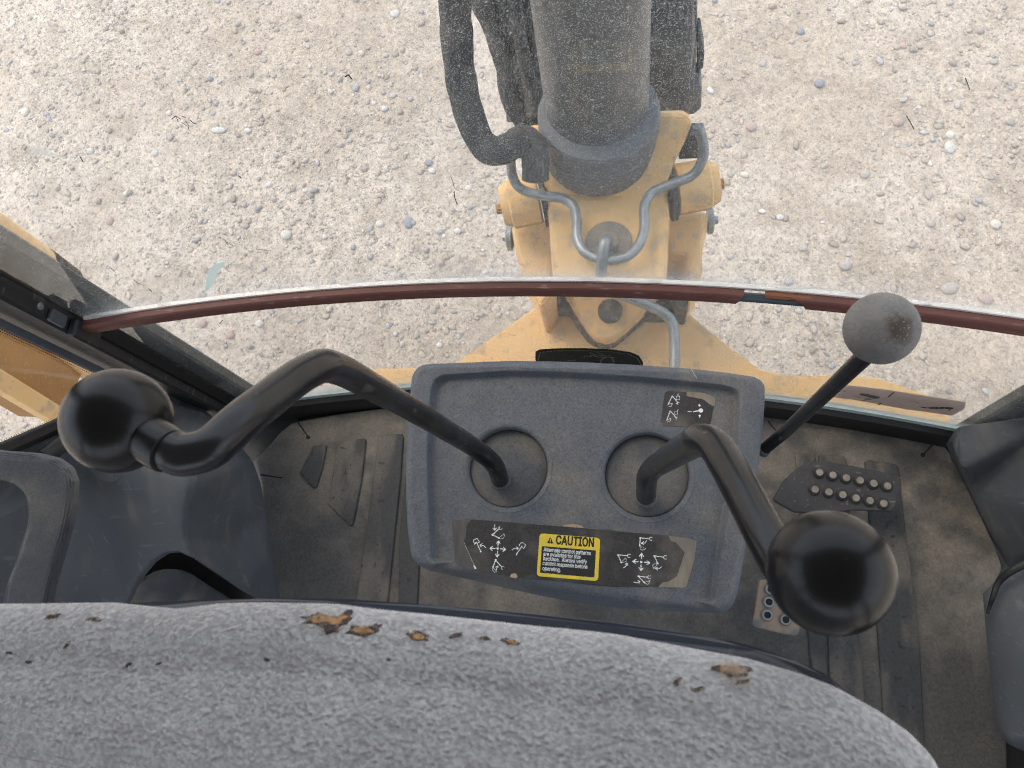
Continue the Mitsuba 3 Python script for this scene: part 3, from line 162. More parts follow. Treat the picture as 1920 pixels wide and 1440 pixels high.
def f_yellow(p, n, uv):
    a = fbm(p.x * 14, p.y * 14, p.z * 14, 3); s = noise(p.x * 190, p.y * 190, p.z * 190); m = fbm(p.x * 55 + 9, p.y * 55, p.z * 55, 3)
    col = mix(C3(.74, .475, .19), C3(.70, .50, .27), a)
    col = mix(col, C3(.40, .33, .25), .55 * smoothstep(.56, .76, m))
    col = mix(col, C3(.33, .28, .21), .42 * smoothstep(.60, .74, fbm(p.x * 21 + 4, p.y * 21, p.z * 21, 3)))
    col = mix(col, C3(.10, .075, .055), .8 * smoothstep(.87, .93, s) * smoothstep(.45, .6, a))
    return col
mat('yellow', principled(proc(f_yellow), .55, spec=.35))
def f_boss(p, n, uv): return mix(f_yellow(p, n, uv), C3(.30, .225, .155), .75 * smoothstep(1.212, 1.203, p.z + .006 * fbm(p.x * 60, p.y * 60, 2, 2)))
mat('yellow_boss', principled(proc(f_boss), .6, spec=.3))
def f_brownyellow(p, n, uv):
    a = fbm(p.x * 20, p.y * 20, p.z * 12, 3); s = noise(p.x * 300, p.y * 300, p.z * 300)
    col = mix(C3(.40, .21, .07), C3(.30, .16, .06), a)
    return mix(col, C3(.5, .4, .28), .5 * smoothstep(.8, .9, s))
mat('yellow_worn', principled(proc(f_brownyellow), .6, spec=.3))
def f_cyl(p, n, uv):
    a = fbm(p.x * 16, p.y * 16, p.z * 9, 3); s = noise(p.x * 330, p.y * 330, p.z * 330); b = fbm(p.x * 90, p.y * 90, p.z * 60, 2)
    col = mix(C3(.092, .096, .100), C3(.150, .150, .146), smoothstep(.25, .75, a))
    col = mix(col, C3(.23, .22, .20), .55 * smoothstep(.5, .75, b))
    return mix(col, C3(.34, .32, .29), .6 * smoothstep(.78, .9, s))
mat('dusty_hazed_black', principled(proc(f_cyl), .36, spec=.7))  # dusty black, colour also lifted to carry the haze of the glass
def f_collar(p, n, uv):
    a = fbm(p.x * 22, p.y * 22, p.z * 22, 3); s = noise(p.x * 380, p.y * 380, p.z * 380)
    col = mix(C3(.10, .115, .135), C3(.15, .16, .172), a)
    return mix(col, C3(.3, .3, .29), .6 * smoothstep(.8, .92, s))
mat('collar', principled(proc(f_collar), .45, spec=.5))
def f_hose(p, n, uv):
    a = fbm(p.x * 30, p.y * 30, p.z * 18, 3); s = noise(p.x * 420, p.y * 420, p.z * 420)
    col = mix(C3(.055, .058, .060), C3(.125, .122, .114), smoothstep(.3, .75, a))
    return mix(col, C3(.26, .25, .22), .55 * smoothstep(.78, .9, s))
mat('hose', principled(proc(f_hose), .75, spec=.3))
def f_galv(p, n, uv):
    a = fbm(p.x * 60, p.y * 60, p.z * 60, 3)
    return mix(C3(.20, .23, .245), C3(.40, .43, .44), a)
mat('galvanised', principled(proc(f_galv), .42, metal=.55))
def f_grease_shade(p, n, uv):
    a = fbm(p.x * 70, p.y * 70, p.z * 70, 3)
    return mix(C3(.045, .045, .042), C3(.22, .19, .15), smoothstep(.35, .8, a))
mat('grease_shade', principled(proc(f_grease_shade), .6))  # real grease, and also the painted shade of the casting openings
def f_washer(p, n, uv):
    a = fbm(p.x * 50, p.y * 50, p.z * 50, 3); r = dr.sqrt(dr.square(p.x - .02) + dr.square(p.y - .365))
    return mix(mix(C3(.16, .145, .125), C3(.27, .245, .21), a), C3(.30, .26, .20), smoothstep(.022, .016, r) * .6)
mat('washer', principled(proc(f_washer), .6))

def f_con(p, n, uv):
    a = fbm(p.x * 18, p.y * 18, p.z * 10, 4); g = .5 * noise(p.x * 520, p.y * 520, p.z * 520) + .5 * noise(p.x * 1000, p.y * 1000, p.z * 1000); c = fbm(p.x * 70 + 5, p.y * 70, p.z * 70, 2)
    col = mix(C3(.112, .125, .145), C3(.088, .098, .114), c)
    col = mix(col, C3(.190, .172, .148), .55 * smoothstep(.46, .72, a))
    return col * (.62 + .76 * g)
def b_grain(p, n, uv): return noise(p.x * 560, p.y * 560, p.z * 560)
mat('console', principled(proc(f_con), .52, spec=.45, bump=proc(b_grain, 3e-4), bscale=.0007))
def f_boot(p, n, uv):
    a = fbm(p.x * 26, p.y * 26, p.z * 26, 3); g = noise(p.x * 700, p.y * 700, p.z * 700)
    return mix(C3(.078, .083, .090), C3(.130, .125, .116), smoothstep(.35, .7, a)) * (.75 + .5 * g)
mat('boot', principled(proc(f_boot), .8, spec=.25))
def f_mat(p, n, uv):
    a = fbm(p.x * 7 + 1.5, p.y * 7, 1, 4); b = fbm(p.x * 32, p.y * 32, 3, 3); g = noise(p.x * 350, p.y * 350, p.z * 350); s = noise(p.x * 118 + p.y * 71, p.y * 126 - p.x * 64, p.z * 50)
    d = smoothstep(.36, .66, a * .62 + b * .38)
    d = d * smoothstep(-.62, -.12, p.y) * smoothstep(-.75, .25, p.x + .35)
    col = mix(C3(.068, .071, .074), C3(.250, .222, .187), .16 + .68 * d)
    col = mix(col, C3(.30, .25, .20), .35 * smoothstep(.88, .97, s))
    return col * (.8 + .4 * g)
mat('rubber_mat', principled(proc(f_mat), .82, spec=.25))
def f_rib(p, n, uv):
    a = fbm(p.x * 22, p.y * 9, 2, 4); g = noise(p.x * 350, p.y * 350, p.z * 350); s = noise(p.x * 120, p.y * 120, 3)
    col = mix(C3(.060, .063, .066), C3(.170, .154, .134), smoothstep(.42, .75, a) * .7)
    col = mix(col, C3(.03, .03, .03), .6 * smoothstep(.87, .93, s))
    col = mix(col, C3(.21, .18, .145), .8 * smoothstep(-.17, -.05, p.y) * smoothstep(-.2, .2, p.x) * smoothstep(.25, .6, a))
    return col * (.8 + .4 * g)
mat('rubber_rib', principled(proc(f_rib), .75, spec=.3))
def f_cover(p, n, uv):
    a = fbm(p.x * 9, p.y * 9, p.z * 9, 4); b = fbm(p.x * 60 + p.y * 20, p.y * 12, p.z * 30, 3)
    col = mix(C3(.078, .088, .100), C3(.118, .128, .138), a)
    k = fbm(p.x * 240 + p.y * 150, p.y * 22 - p.x * 18, p.z * 26, 2); k2 = fbm(p.x * 20 + p.z * 160, p.y * 190 + p.z * 60, 3, 2)
    col = mix(col, C3(.185, .175, .160), .55 * smoothstep(.52, .8, b) * smoothstep(.35, .7, a))
    return mix(col, C3(.24, .235, .225), .28 * smoothstep(.72, .86, k) + .22 * smoothstep(.76, .88, k2))
mat('cover', principled(proc(f_cover), .5, spec=.4))
def f_arm(p, n, uv):
    a = fbm(p.x * 20, p.y * 20, p.z * 20, 4); g = noise(p.x * 900, p.y * 900, p.z * 900)
    return mix(C3(.085, .092, .105), C3(.20, .185, .165), smoothstep(.4, .75, a)) * (.8 + .4 * g)
mat('armrest', principled(proc(f_arm), .6, spec=.35))
def f_knob(p, n, uv):
    s = noise(p.x * 700, p.y * 700, p.z * 700); return mix(C3(.0075, .008, .0095), C3(.03, .03, .03), smoothstep(.93, .98, s))
mat('knob', principled(proc(f_knob), .27, spec=.38))
KS = P('knob_side')[0]
def f_knob_old(p, n, uv):
    q = (p.x - KS[0]) * 100; w = (p.y - KS[1]) * 100; u = (p.z - KS[2]) * 100
    a = fbm(q * .9, w * .9, u * .9, 3); v = voronoi(q * 1.3 + 3, w * 1.3 + u * .5)
    ring = smoothstep(.05, .0, dr.abs(v[0] - .33)) * smoothstep(.35, .55, a + .1)
    col = mix(C3(.15, .15, .15), C3(.215, .21, .20), a)
    col = mix(col, C3(.06, .06, .065), .5 * ring)
    st = smoothstep(1.45, .45, dr.sqrt(dr.square(q - .55) + dr.square(w + .95)) + .7 * (fbm(q * 3, w * 3, u * 3, 2) - .5))
    col = mix(col, C3(.055, .043, .033), .85 * st)
    return mix(col, C3(.36, .22, .10), st * smoothstep(.72, .82, noise(q * 9, w * 9, u * 9)))
mat('knob_old', principled(proc(f_knob_old), .5, spec=.35))
def f_rod(p, n, uv):
    s = fbm(p.x * 130, p.y * 130, p.z * 40, 2); a = fbm(p.x * 25, p.y * 25, p.z * 25, 3)
    col = mix(C3(.008, .009, .012), C3(.018, .019, .022), smoothstep(.45, .75, a))
    return mix(col, C3(.15, .14, .13), .4 * smoothstep(.73, .85, s))
mat('rod', principled(proc(f_rod), .26, spec=.5))
def f_pedal(p, n, uv):
    a = fbm(p.x * 60, p.y * 60, p.z * 60, 3); s = noise(p.x * 240, p.y * 240, p.z * 240)
    return mix(mix(C3(.030, .030, .034), C3(.055, .052, .052), a), C3(.16, .14, .12), .6 * smoothstep(.86, .95, s))
mat('pedal', principled(proc(f_pedal), .5, spec=.4))
def f_pedal2(p, n, uv):
    a = fbm(p.x * 28, p.y * 28, p.z * 28, 4)
    return mix(C3(.16, .16, .165), C3(.33, .26, .19), smoothstep(.4, .62, a))
mat('pedal_worn', principled(proc(f_pedal2), .5, metal=.2))
def f_stud(p, n, uv):
    a = fbm(p.x * 150, p.y * 150, p.z * 150, 2); return mix(C3(.15, .135, .115), C3(.29, .25, .20), a)
mat('stud', principled(proc(f_stud), .5))
mat('hole', principled(rgb(.02, .02, .02), .9))
def f_fab(p, n, uv):
    a = noise(p.x * 600 + p.y * 330, p.y * 620 - p.x * 240, p.z * 300); b = noise(p.x * 1150 + p.y * 500, p.y * 1250, p.z * 900 + 7); c = fbm(p.x * 40, p.y * 40, p.z * 40, 3)
    col = mix(C3(.42, .412, .410), C3(.62, .61, .60), smoothstep(.25, .75, .55 * a + .45 * b))
    col = mix(col, C3(.36, .35, .365), .5 * smoothstep(.60, .85, noise(p.x * 430 + p.y * 230, p.y * 450 - p.x * 160 + 31, p.z * 300)))
    return col * (.86 + .28 * c)
def b_fab(p, n, uv): return noise(p.x * 600 + p.y * 330, p.y * 620 - p.x * 240, p.z * 300) + .5 * noise(p.x * 900, p.y * 900, p.z * 900)
mat('fabric', principled(proc(f_fab), .95, spec=.1, sheen=.6, bump=proc(b_fab, 4e-4), bscale=.0011))
mat('fuzz', {'type': 'twosided', 'bsdf': {'type': 'diffuse', 'reflectance': rgb(.46, .45, .46)}})
mat('fray', {'type': 'twosided', 'bsdf': {'type': 'diffuse', 'reflectance': rgb(.80, .70, .58)}})
def f_foam(p, n, uv):
    a = noise(p.x * 500, p.y * 500, p.z * 500); return mix(C3(.30, .15, .07), C3(.70, .42, .19), a)
mat('foam', principled(proc(f_foam), .95, spec=.1))
mat('char', principled(rgb(.085, .065, .058), .95))
mat('shell', principled(rgb(.060, .070, .092), .38))
def f_cab(p, n, uv):
    s = fbm(p.x * 60, p.y * 60, p.z * 160, 2); a = fbm(p.x * 9, p.y * 9, p.z * 9, 3)
    return mix(mix(C3(.020, .021, .023), C3(.040, .041, .043), a), C3(.12, .115, .105), .55 * smoothstep(.68, .82, s))
mat('cab', principled(proc(f_cab), .5))
def f_post(p, n, uv):
    s = noise(p.x * 90, p.y * 90, p.z * 330); a = fbm(p.x * 14, p.y * 14, p.z * 14, 3)
    return mix(mix(C3(.050, .060, .062), C3(.085, .097, .097), a), C3(.27, .28, .27), .7 * smoothstep(.80, .92, s))
mat('post', principled(proc(f_post), .5))
mat('lining', principled(rgb(.24, .235, .225), .85))
mat('gasket', principled(rgb(.016, .016, .017), .55))
def f_seal(p, n, uv):
    a = fbm(p.x * 30, p.y * 60, p.z * 60, 3)
    col = mix(C3(.195, .082, .066), C3(.15, .062, .052), a)
    return mix(col, C3(.42, .30, .26), .5 * smoothstep(.68, .84, fbm(p.x * 50, p.y * 260, p.z * 260, 2)))
mat('seal', principled(proc(f_seal), .5, spec=.4))
mat('seal_torn', principled(rgb(.29, .11, .055), .6))
def f_trim(p, n, uv):
    return mix(C3(.74, .72, .68), C3(.42, .37, .32), smoothstep(.55, .8, fbm(p.x * 40, p.y * 160, p.z * 160, 3)))
mat('trim', principled(proc(f_trim), .45, metal=.15))
mat('tube', principled(rgb(.085, .112, .128), .35, metal=.2))
mat('edge_glass', principled(rgb(.42, .50, .48), .3))
mat('glass', {'type': 'thindielectric', 'int_ior': 1.5})
def film(lo, hi, peak, col):
    def w(p, n, uv): return dr.clip(smoothstep(hi, lo, p.z) * peak * (.6 + .8 * fbm(p.x * 30, p.y * 30, p.z * 60, 3)), 0, 1)
    return {'type': 'mask', 'opacity': proc(w), 'bsdf': {'type': 'principledthin', 'base_color': rgb(*col), 'roughness': .8, 'diff_trans': 1.0, 'specular' if False else 'spec_trans': 0.0}}
mat('film_low', film(1.264, 1.308, .78, (.46, .54, .54)))
mat('dust', {'type': 'principledthin', 'base_color': rgb(.74, .78, .78), 'roughness': .9, 'diff_trans': 1.0, 'spec_trans': 0.0})
for nm_, op_ in (('scrap', .75), ('smear', .35)):
    mat(nm_, {'type': 'mask', 'opacity': op_, 'bsdf': {'type': 'principledthin', 'base_color': rgb(.80, .90, .88), 'roughness': .6, 'diff_trans': 1.0, 'spec_trans': 0.0}})
mat('fleck', principled(rgb(.025, .022, .018), .8))
def f_lab(p, n, uv):
    a = fbm(p.x * 30, p.y * 30, 0, 3); g = noise(p.x * 800, p.y * 800, 1)
    return mix(C3(.030, .031, .034), C3(.16, .145, .13), .5 * smoothstep(.45, .85, a) + .22 * g)
mat('label_black', principled(proc(f_lab), .42, spec=.4))
def f_res(p, n, uv):
    a = fbm(p.x * 160, p.y * 40, 0, 3); b = smoothstep(.03, .12, p.x)
    return mix(mix(C3(.062, .064, .068), C3(.115, .105, .095), a), mix(C3(.14, .125, .105), C3(.31, .27, .215), a), b)
mat('residue', principled(proc(f_res), .8))
mat('print_white', principled(rgb(.72, .76, .78), .5))
def f_cy(p, n, uv): return mix(C3(.78, .60, .055), C3(.66, .50, .07), fbm(p.x * 60, p.y * 60, 0, 3))
mat('print_yellow', principled(proc(f_cy), .45))
mat('print_black', principled(rgb(.022, .022, .024), .5))
mat('decal', {'type': 'principledthin', 'base_color': rgb(.64, .56, .52), 'roughness': .7, 'diff_trans': .9, 'spec_trans': 0.0})
mat('oval', principled(rgb(.006, .018, .016), .35))
mat('oval_line', principled(rgb(.24, .28, .20), .5))
def f_leaf(p, n, uv): return mix(C3(.30, .19, .10), C3(.42, .29, .17), fbm(p.x * 120, p.y * 120, 0, 3))
mat('leaf', principled(proc(f_leaf), .8))
mat('clod', principled(rgb(.40, .31, .23), .9))
mat('tan_dust', principled(rgb(.36, .27, .19), .95))

# ------------------------------------------------------------------ helpers
def key_of(name):
    if name not in scene and not any(k.startswith(name + '__') for k in scene): return name
    i = 1
    while f'{name}_{i:03d}' in scene or any(k.startswith(f'{name}_{i:03d}__') for k in scene): i += 1
    return f'{name}_{i:03d}'
def put(name, mesh, m, smooth=30, parent=None, label=None, cat=None, group=None, kind=None, **kw):
    k = key_of((parent + '__' if parent else '') + name)
    scene[k] = mikit.ply(mesh, R(m), smooth=smooth, **kw)
    tag(k, label, cat, group, kind)
    return k
def tag(k, label=None, cat=None, group=None, kind=None):
    d = {a: b for a, b in (('label', label), ('category', cat), ('group', group), ('kind', kind)) if b}
    if d: labels.setdefault(k, {}).update(d)
def thing(name, label, cat, group=None):
    k = key_of(name)
    n = 0
    while k in labels:
        n += 1; k = f'{name}_{n:03d}'
    tag(k, label, cat, group); return k
def catmull(p, per=10):
    p = np.asarray(p, float); q = np.vstack([2 * p[0] - p[1], p, 2 * p[-1] - p[-2]]); out = []
    for i in range(1, len(q) - 2):
        a, b, c, d = q[i - 1:i + 3]
        for t in np.arange(per) / per:
            out.append(.5 * ((2 * b) + (c - a) * t + (2 * a - 5 * b + 4 * c - d) * t * t + (3 * b - 3 * c + d - a) * t ** 3))
    return np.vstack([out, p[-1]])
def round_path(p, r, per=8):
    """straight runs with rounded bends of radius about r"""
    p = np.asarray(p, float); out = [p[0]]
    for a, b, c in zip(p[:-2], p[1:-1], p[2:]):
        la, lc = np.linalg.norm(a - b), np.linalg.norm(c - b); t = min(r, .48 * la, .48 * lc)
        s, e = b + (a - b) / la * t, b + (c - b) / lc * t
        for u in np.linspace(0, 1, per): out.append((1 - u) ** 2 * s + 2 * u * (1 - u) * b + u * u * e)
    return np.vstack([out, p[-1]])
def tube(path, rad, n=20, cap=True, prof=None):
    p = np.asarray(path, float); keep = np.r_[True, np.linalg.norm(np.diff(p, axis=0), axis=1) > 1e-6]
    rad = np.broadcast_to(rad, (len(p),))[keep]; p = p[keep]
    t = np.gradient(p, axis=0); t /= np.linalg.norm(t, axis=1, keepdims=True)
    ref = np.array([0, 0, 1.]) if abs(t[0][2]) < .9 else np.array([1., 0, 0])
    a = np.cross(t[0], ref); a /= np.linalg.norm(a); fr = []
    for i in range(len(p)):
        a = a - t[i] * (a @ t[i]); a /= np.linalg.norm(a); fr.append((a, np.cross(t[i], a)))
    if prof is None:
        ang = np.arange(n) * 2 * np.pi / n; prof = np.c_[np.cos(ang), np.sin(ang)]
    n = len(prof)
    v = np.vstack([p[i] + rad[i] * (prof[:, :1] * fr[i][0] + prof[:, 1:] * fr[i][1]) for i in range(len(p))])
    f = []
    for i in range(len(p) - 1):
        for j in range(n):
            k = (j + 1) % n; f += [[i * n + j, i * n + k, (i + 1) * n + k], [i * n + j, (i + 1) * n + k, (i + 1) * n + j]]
    if cap:
        m = len(v); v = np.vstack([v, p[0], p[-1]])
        for j in range(n):
            k = (j + 1) % n; f += [[m, k, j], [m + 1, (len(p) - 1) * n + j, (len(p) - 1) * n + k]]
    return trimesh.Trimesh(v, f, process=False)
def lathe(profile, a, b, n=40):
    """profile rows (distance along a->b as metres, radius)"""
    a, b = np.asarray(a, float), np.asarray(b, float); z = (b - a) / np.linalg.norm(b - a)
    pts = np.array([a + z * s for s, _ in profile]); return ringmesh(pts, [r for _, r in profile], z, n)
def ringmesh(cs, rs, z, n=40):
    x = np.cross(z, [0, 0, 1.] if abs(z[2]) < .9 else [1., 0, 0]); x /= np.linalg.norm(x); y = np.cross(z, x)
    ang = np.arange(n) * 2 * np.pi / n
    v = np.vstack([c + r * (np.cos(ang)[:, None] * x + np.sin(ang)[:, None] * y) for c, r in zip(cs, rs)]); f = []
    for i in range(len(cs) - 1):
        for j in range(n):
            k = (j + 1) % n; f += [[i * n + j, i * n + k, (i + 1) * n + k], [i * n + j, (i + 1) * n + k, (i + 1) * n + j]]
    m = len(v); v = np.vstack([v, cs[0], cs[-1]])
    for j in range(n):
        k = (j + 1) % n; f += [[m, k, j], [m + 1, (len(cs) - 1) * n + j, (len(cs) - 1) * n + k]]
    return trimesh.Trimesh(v, f, process=False)
def resample(poly2, n):
    ring = shapely.LinearRing(poly2); return np.array([ring.interpolate(i / n, normalized=True).coords[0] for i in range(n)])
def soften(poly2, r):
    g = Polygon(poly2).buffer(0); g = g.buffer(-r).buffer(2 * r).buffer(-r)
    g = g if g.geom_type == 'Polygon' else max(g.geoms, key=lambda q: q.area)
    return np.array(shapely.geometry.polygon.orient(g).exterior.coords)[:-1]
def cap2(poly2):
    v, f = trimesh.creation.triangulate_polygon(Polygon(poly2), engine='earcut'); return np.asarray(v), np.asarray(f)
def plate2(poly2, to3, thick, ch=.004, r=.01, n=160, steps=3):
    """plate: outline in its own plane, to3(uv, h) places it; rounded upper edge"""
    p = resample(soften(poly2, r) if r else np.asarray(poly2), n); A = shapely.geometry.polygon.orient(Polygon(p))
    V, F, base = [], [], 0
    q = np.array(A.exterior.coords)[:-1]; m = len(q)
    V += [np.c_[q, np.full(m, -thick)], np.c_[q, np.full(m, -ch)]]
    j = np.arange(m); k = (j + 1) % m; F += [np.c_[j, k, k + m], np.c_[j, k + m, j + m]]; base = 2 * m
    cv, cf = cap2(q); F.append(cf[:, ::-1] + base); V.append(np.c_[cv, np.full(len(cv), -thick)]); base += len(cv)
    prev, h0 = A, -ch
    for a in np.linspace(0, np.pi / 2, steps + 1)[1:]:
        nxt = A.buffer(-ch * (1 - math.cos(a)), join_style='mitre'); h1 = -ch + ch * math.sin(a)
        if nxt.geom_type != 'Polygon': nxt = max(nxt.geoms, key=lambda g: g.area)
        ring = prev.difference(nxt)
        for g in (ring.geoms if hasattr(ring, 'geoms') else [ring]):
            if g.area < 1e-12: continue
            cv, cf = trimesh.creation.triangulate_polygon(g, engine='earcut'); cv = np.asarray(cv)
            dd = shapely.distance(nxt.boundary, shapely.points(cv)); de = shapely.distance(prev.boundary, shapely.points(cv))
            V.append(np.c_[cv, np.where(dd < de, h1, h0)]); F.append(np.asarray(cf) + base); base += len(cv)
        prev, h0 = nxt, h1
    cv, cf = trimesh.creation.triangulate_polygon(prev, engine='earcut'); V.append(np.c_[np.asarray(cv), np.full(len(cv), h0)]); F.append(np.asarray(cf) + base)
    V, F = np.vstack(V), np.vstack(F)
    up = np.cross(V[F[:, 1]] - V[F[:, 0]], V[F[:, 2]] - V[F[:, 0]])[:, 2]; bad = (up < 0) & (V[F].max(1)[:, 2] > -thick + 1e-9); F[bad] = F[bad][:, ::-1]
    t = trimesh.Trimesh(to3(V[:, :2], V[:, 2:3]), F, process=False); t.merge_vertices(digits_vertex=7); return t
def frame_of(p3):
    c = p3.mean(0); u, s, vt = np.linalg.svd(p3 - c); x, y = vt[0], vt[1]; z = np.cross(x, y)
    if z[2] < 0: y = -y; z = -z
    return c, x, y, z
def plate3(p3, thick, ch=.004, r=.01, n=160, down=None):
    p3 = np.asarray(p3, float); c, x, y, z = frame_of(p3); q = np.c_[(p3 - c) @ x, (p3 - c) @ y]
    dn = z if down is None else -np.asarray(down, float)
    return plate2(q, lambda w, h: c + w[:, :1] * x + w[:, 1:2] * y + h * dn, thick, ch, r, n)
def flat(xy, z, thick, ch=.003, r=.006, n=140):
    return plate2(np.asarray(xy), lambda w, h: np.c_[w, z + np.broadcast_to(h, (len(w), 1))], thick, ch, r, n)
def box(lo, hi, bev=.004):
    lo, hi = np.array(lo, float), np.array(hi, float)
    pts = [[(lo, hi)[i][0], (lo, hi)[j][1], (lo, hi)[k][2]] for i in (0, 1) for j in (0, 1) for k in (0, 1)]
    out = []
    for p in pts:
        s = np.where(np.isclose(p, lo), 1, -1) * bev
        for a in range(3):
            q = np.array(p) + s; q[a] = p[a]; out.append(q)
    return trimesh.convex.convex_hull(np.array(out))
def arc_sweep(x0, x1, prof, n=90, taper=None):
    """prof: closed loop of (inward offset from the glass curve, z)"""
    xs = np.linspace(x0, x1, n); prof = np.asarray(prof, float); m = len(prof); v = []
    for x in xs:
        tx = np.array([1, -2 * ARC_B * x / ARC_W ** 2]); tx /= np.linalg.norm(tx); nn = np.array([tx[1], -tx[0]])
        for d, z in prof: v.append([x + nn[0] * d, float(arc_y(x)) + nn[1] * d, z])
    f = []
    for i in range(n - 1):
        for j in range(m):
            k = (j + 1) % m; f += [[i * m + j, (i + 1) * m + j, (i + 1) * m + k], [i * m + j, (i + 1) * m + k, i * m + k]]
    for base, rev in ((0, False), ((n - 1) * m, True)):
        for j in range(1, m - 1): f.append([base, base + j + (not rev) * 0, base + j + 1] if not rev else [base, base + j + 1, base + j])
    return trimesh.Trimesh(np.array(v), f, process=False)
def arc_sheet(x0, x1, z0, z1, off=0., n=80, mz=2):
    xs, zs = np.linspace(x0, x1, n), np.linspace(z0, z1, mz); v = [[x, float(arc_y(x)) - off, z] for z in zs for x in xs]; f = []
    for j in range(mz - 1):
        for i in range(n - 1):
            a = j * n + i; f += [[a, a + 1, a + n + 1], [a, a + n + 1, a + n]]
    return trimesh.Trimesh(v, f, process=False)
def arc_flat(xz, off, thick=.0006):
    """thin sheet stuck on the curved glass"""
    g = Polygon(xz).buffer(0).segmentize(.02); parts = [g] if g.geom_type == 'Polygon' else list(g.geoms); ms = []
    for q in parts:
        cv, cf = cap2(np.array(q.exterior.coords)[:-1]); m = len(cv)
        top = np.c_[cv[:, 0], arc_y(cv[:, 0]) - off, cv[:, 1]]; bot = top + [0, thick, 0]
        e = np.arange(m); k = (e + 1) % m
        f = np.vstack([cf, cf[:, ::-1] + m]); ms.append(trimesh.Trimesh(np.vstack([top, bot]), f, process=False))
    return trimesh.util.concatenate(ms)
def arc_strokes(strokes, off, thick=.0004):
    g = shapely.union_all([LineString(s).buffer(w / 2) for w, s in strokes]); ms = []
    for q in (g.geoms if hasattr(g, 'geoms') else [g]):
        v, f = trimesh.creation.triangulate_polygon(q, engine='earcut'); v = np.asarray(v)
        ms.append(trimesh.Trimesh(np.c_[v[:, 0], arc_y(v[:, 0]) - off, v[:, 1]], f, process=False))
    return trimesh.util.concatenate(ms)

# ------------------------------------------------------------------ ground, gravel, stones
def lines(lo, hi, step, far):
    a = np.arange(lo, hi + 1e-9, step); d = step * 1.6; l, h = [], []; x = 0
    while x < far: x += d; d *= 1.35; l.append(lo - x); h.append(a[-1] + x)
    return np.r_[l[::-1], a, h]
gx, gy = lines(-3.6, 2.1, .0125, 400), lines(-1.0, 3.0, .0125, 400)
XX, YY = np.meshgrid(gx, gy)
def ground_h(x, y):
    x, y = np.asarray(x, float), np.asarray(y, float); q = np.stack([x, y, np.zeros_like(x)], -1)
    h = .035 * (meshkit.fbm(q * 1.3, 3, 1) - .5) + .016 * (meshkit.fbm(q * 7, 3, 5) - .5) + .010 * (meshkit.fbm(q * 30, 2, 9) - .5)
    fade = np.clip((x + 4.5) / .9, 0, 1) * np.clip((3 - x) / .9, 0, 1) * np.clip((y + 2) / .9, 0, 1) * np.clip((4 - y) / .9, 0, 1)
    return h * fade
gv = np.stack([XX, YY, ground_h(XX, YY)], -1).reshape(-1, 3)
ny, nx = XX.shape; ii, jj = np.meshgrid(np.arange(ny - 1), np.arange(nx - 1), indexing='ij'); a_ = (ii * nx + jj).ravel()
put('ground', (gv, np.vstack([np.c_[a_, a_ + 1, a_ + nx + 1], np.c_[a_, a_ + nx + 1, a_ + nx]])), 'ground', smooth=True,
    label='pale dry sandy gravel ground beyond the cab window', kind='structure')
ico = trimesh.creation.icosphere(subdivisions=0); ico2 = trimesh.creation.icosphere(subdivisions=2)
N_PEB = 98000
px_, py_ = rng.uniform(-3.5, 1.9, N_PEB), rng.uniform(-.6, 2.95, N_PEB)
keepm = meshkit.fbm(np.stack([px_ * 1.4, py_ * 1.4, 0 * px_ + 3], -1), 3, 21) + rng.uniform(-.25, .25, N_PEB) > .38
px_, py_ = px_[keepm], py_[keepm]; n_ = len(px_)
rad = np.clip(.0023 * (1 - rng.random(n_)) ** (-1 / 2.7), .0022, .0145)
pal = np.array([[.56, .51, .44], [.62, .57, .51], [.53, .50, .47], [.50, .495, .49], [.43, .435, .44], [.55, .48, .45], [.74, .72, .69], [.50, .45, .38], [.50, .50, .51]])
ci = rng.choice(len(pal), n_, p=[.22, .20, .12, .09, .05, .08, .08, .10, .06])
colr = pal[ci] * rng.uniform(.8, 1.12, (n_, 1))
def pebbles(x, y, rad, colr, base, stretch=None):
    n = len(x); m = len(base.vertices)
    v = base.vertices[None] * (1 + rng.uniform(-.22, .22, (n, m, 1)) * (1 if m < 20 else 0))
    sc = np.stack([rng.uniform(.85, 1.5, n), rng.uniform(.75, 1.1, n), rng.uniform(.5, .85, n)], -1) if stretch is None else stretch
    v = v * sc[:, None] * rad[:, None, None]
    th = rng.uniform(0, 2 * np.pi, n) if stretch is None else rng.uniform(-.3, .3, n); c, s = np.cos(th)[:, None], np.sin(th)[:, None]
    tl = rng.uniform(-.35, .35, (n, 1)) * (stretch is None)
    X, Y, Z = v[..., 0], v[..., 1], v[..., 2]; Y, Z = Y * np.cos(tl) - Z * np.sin(tl), Y * np.sin(tl) + Z * np.cos(tl)
    v = np.stack([X * c - Y * s + x[:, None], X * s + Y * c + y[:, None], Z + (ground_h(x, y) + rad * .22)[:, None]], -1).reshape(-1, 3)
    f = (base.faces[None] + (np.arange(n) * m)[:, None, None]).reshape(-1, 3)
    return v, f, np.repeat(colr, m, 0)
v, f, c = pebbles(px_, py_, rad, colr, ico)
put('gravel', (v, f), 'stone_vc', smooth=True, color=c, label='loose small gravel scattered over the sandy ground', kind='stuff')
ONES = 'zero one two three four five six seven eight nine ten eleven twelve thirteen fourteen fifteen sixteen seventeen eighteen nineteen'.split()
word = lambda n: ONES[n] if n < 20 else 'x x twenty thirty forty fifty sixty seventy eighty ninety'.split()[n // 10] + ('-' + ONES[n % 10] if n % 10 else '')
STN = PTS['stones']; SC = [([.66, .66, .64], 'pale grey'), ([.70, .68, .62], 'whitish'), ([.36, .38, .42], 'blue grey'), ([.52, .50, .47], 'mid grey'), ([.54, .43, .40], 'pinkish')]
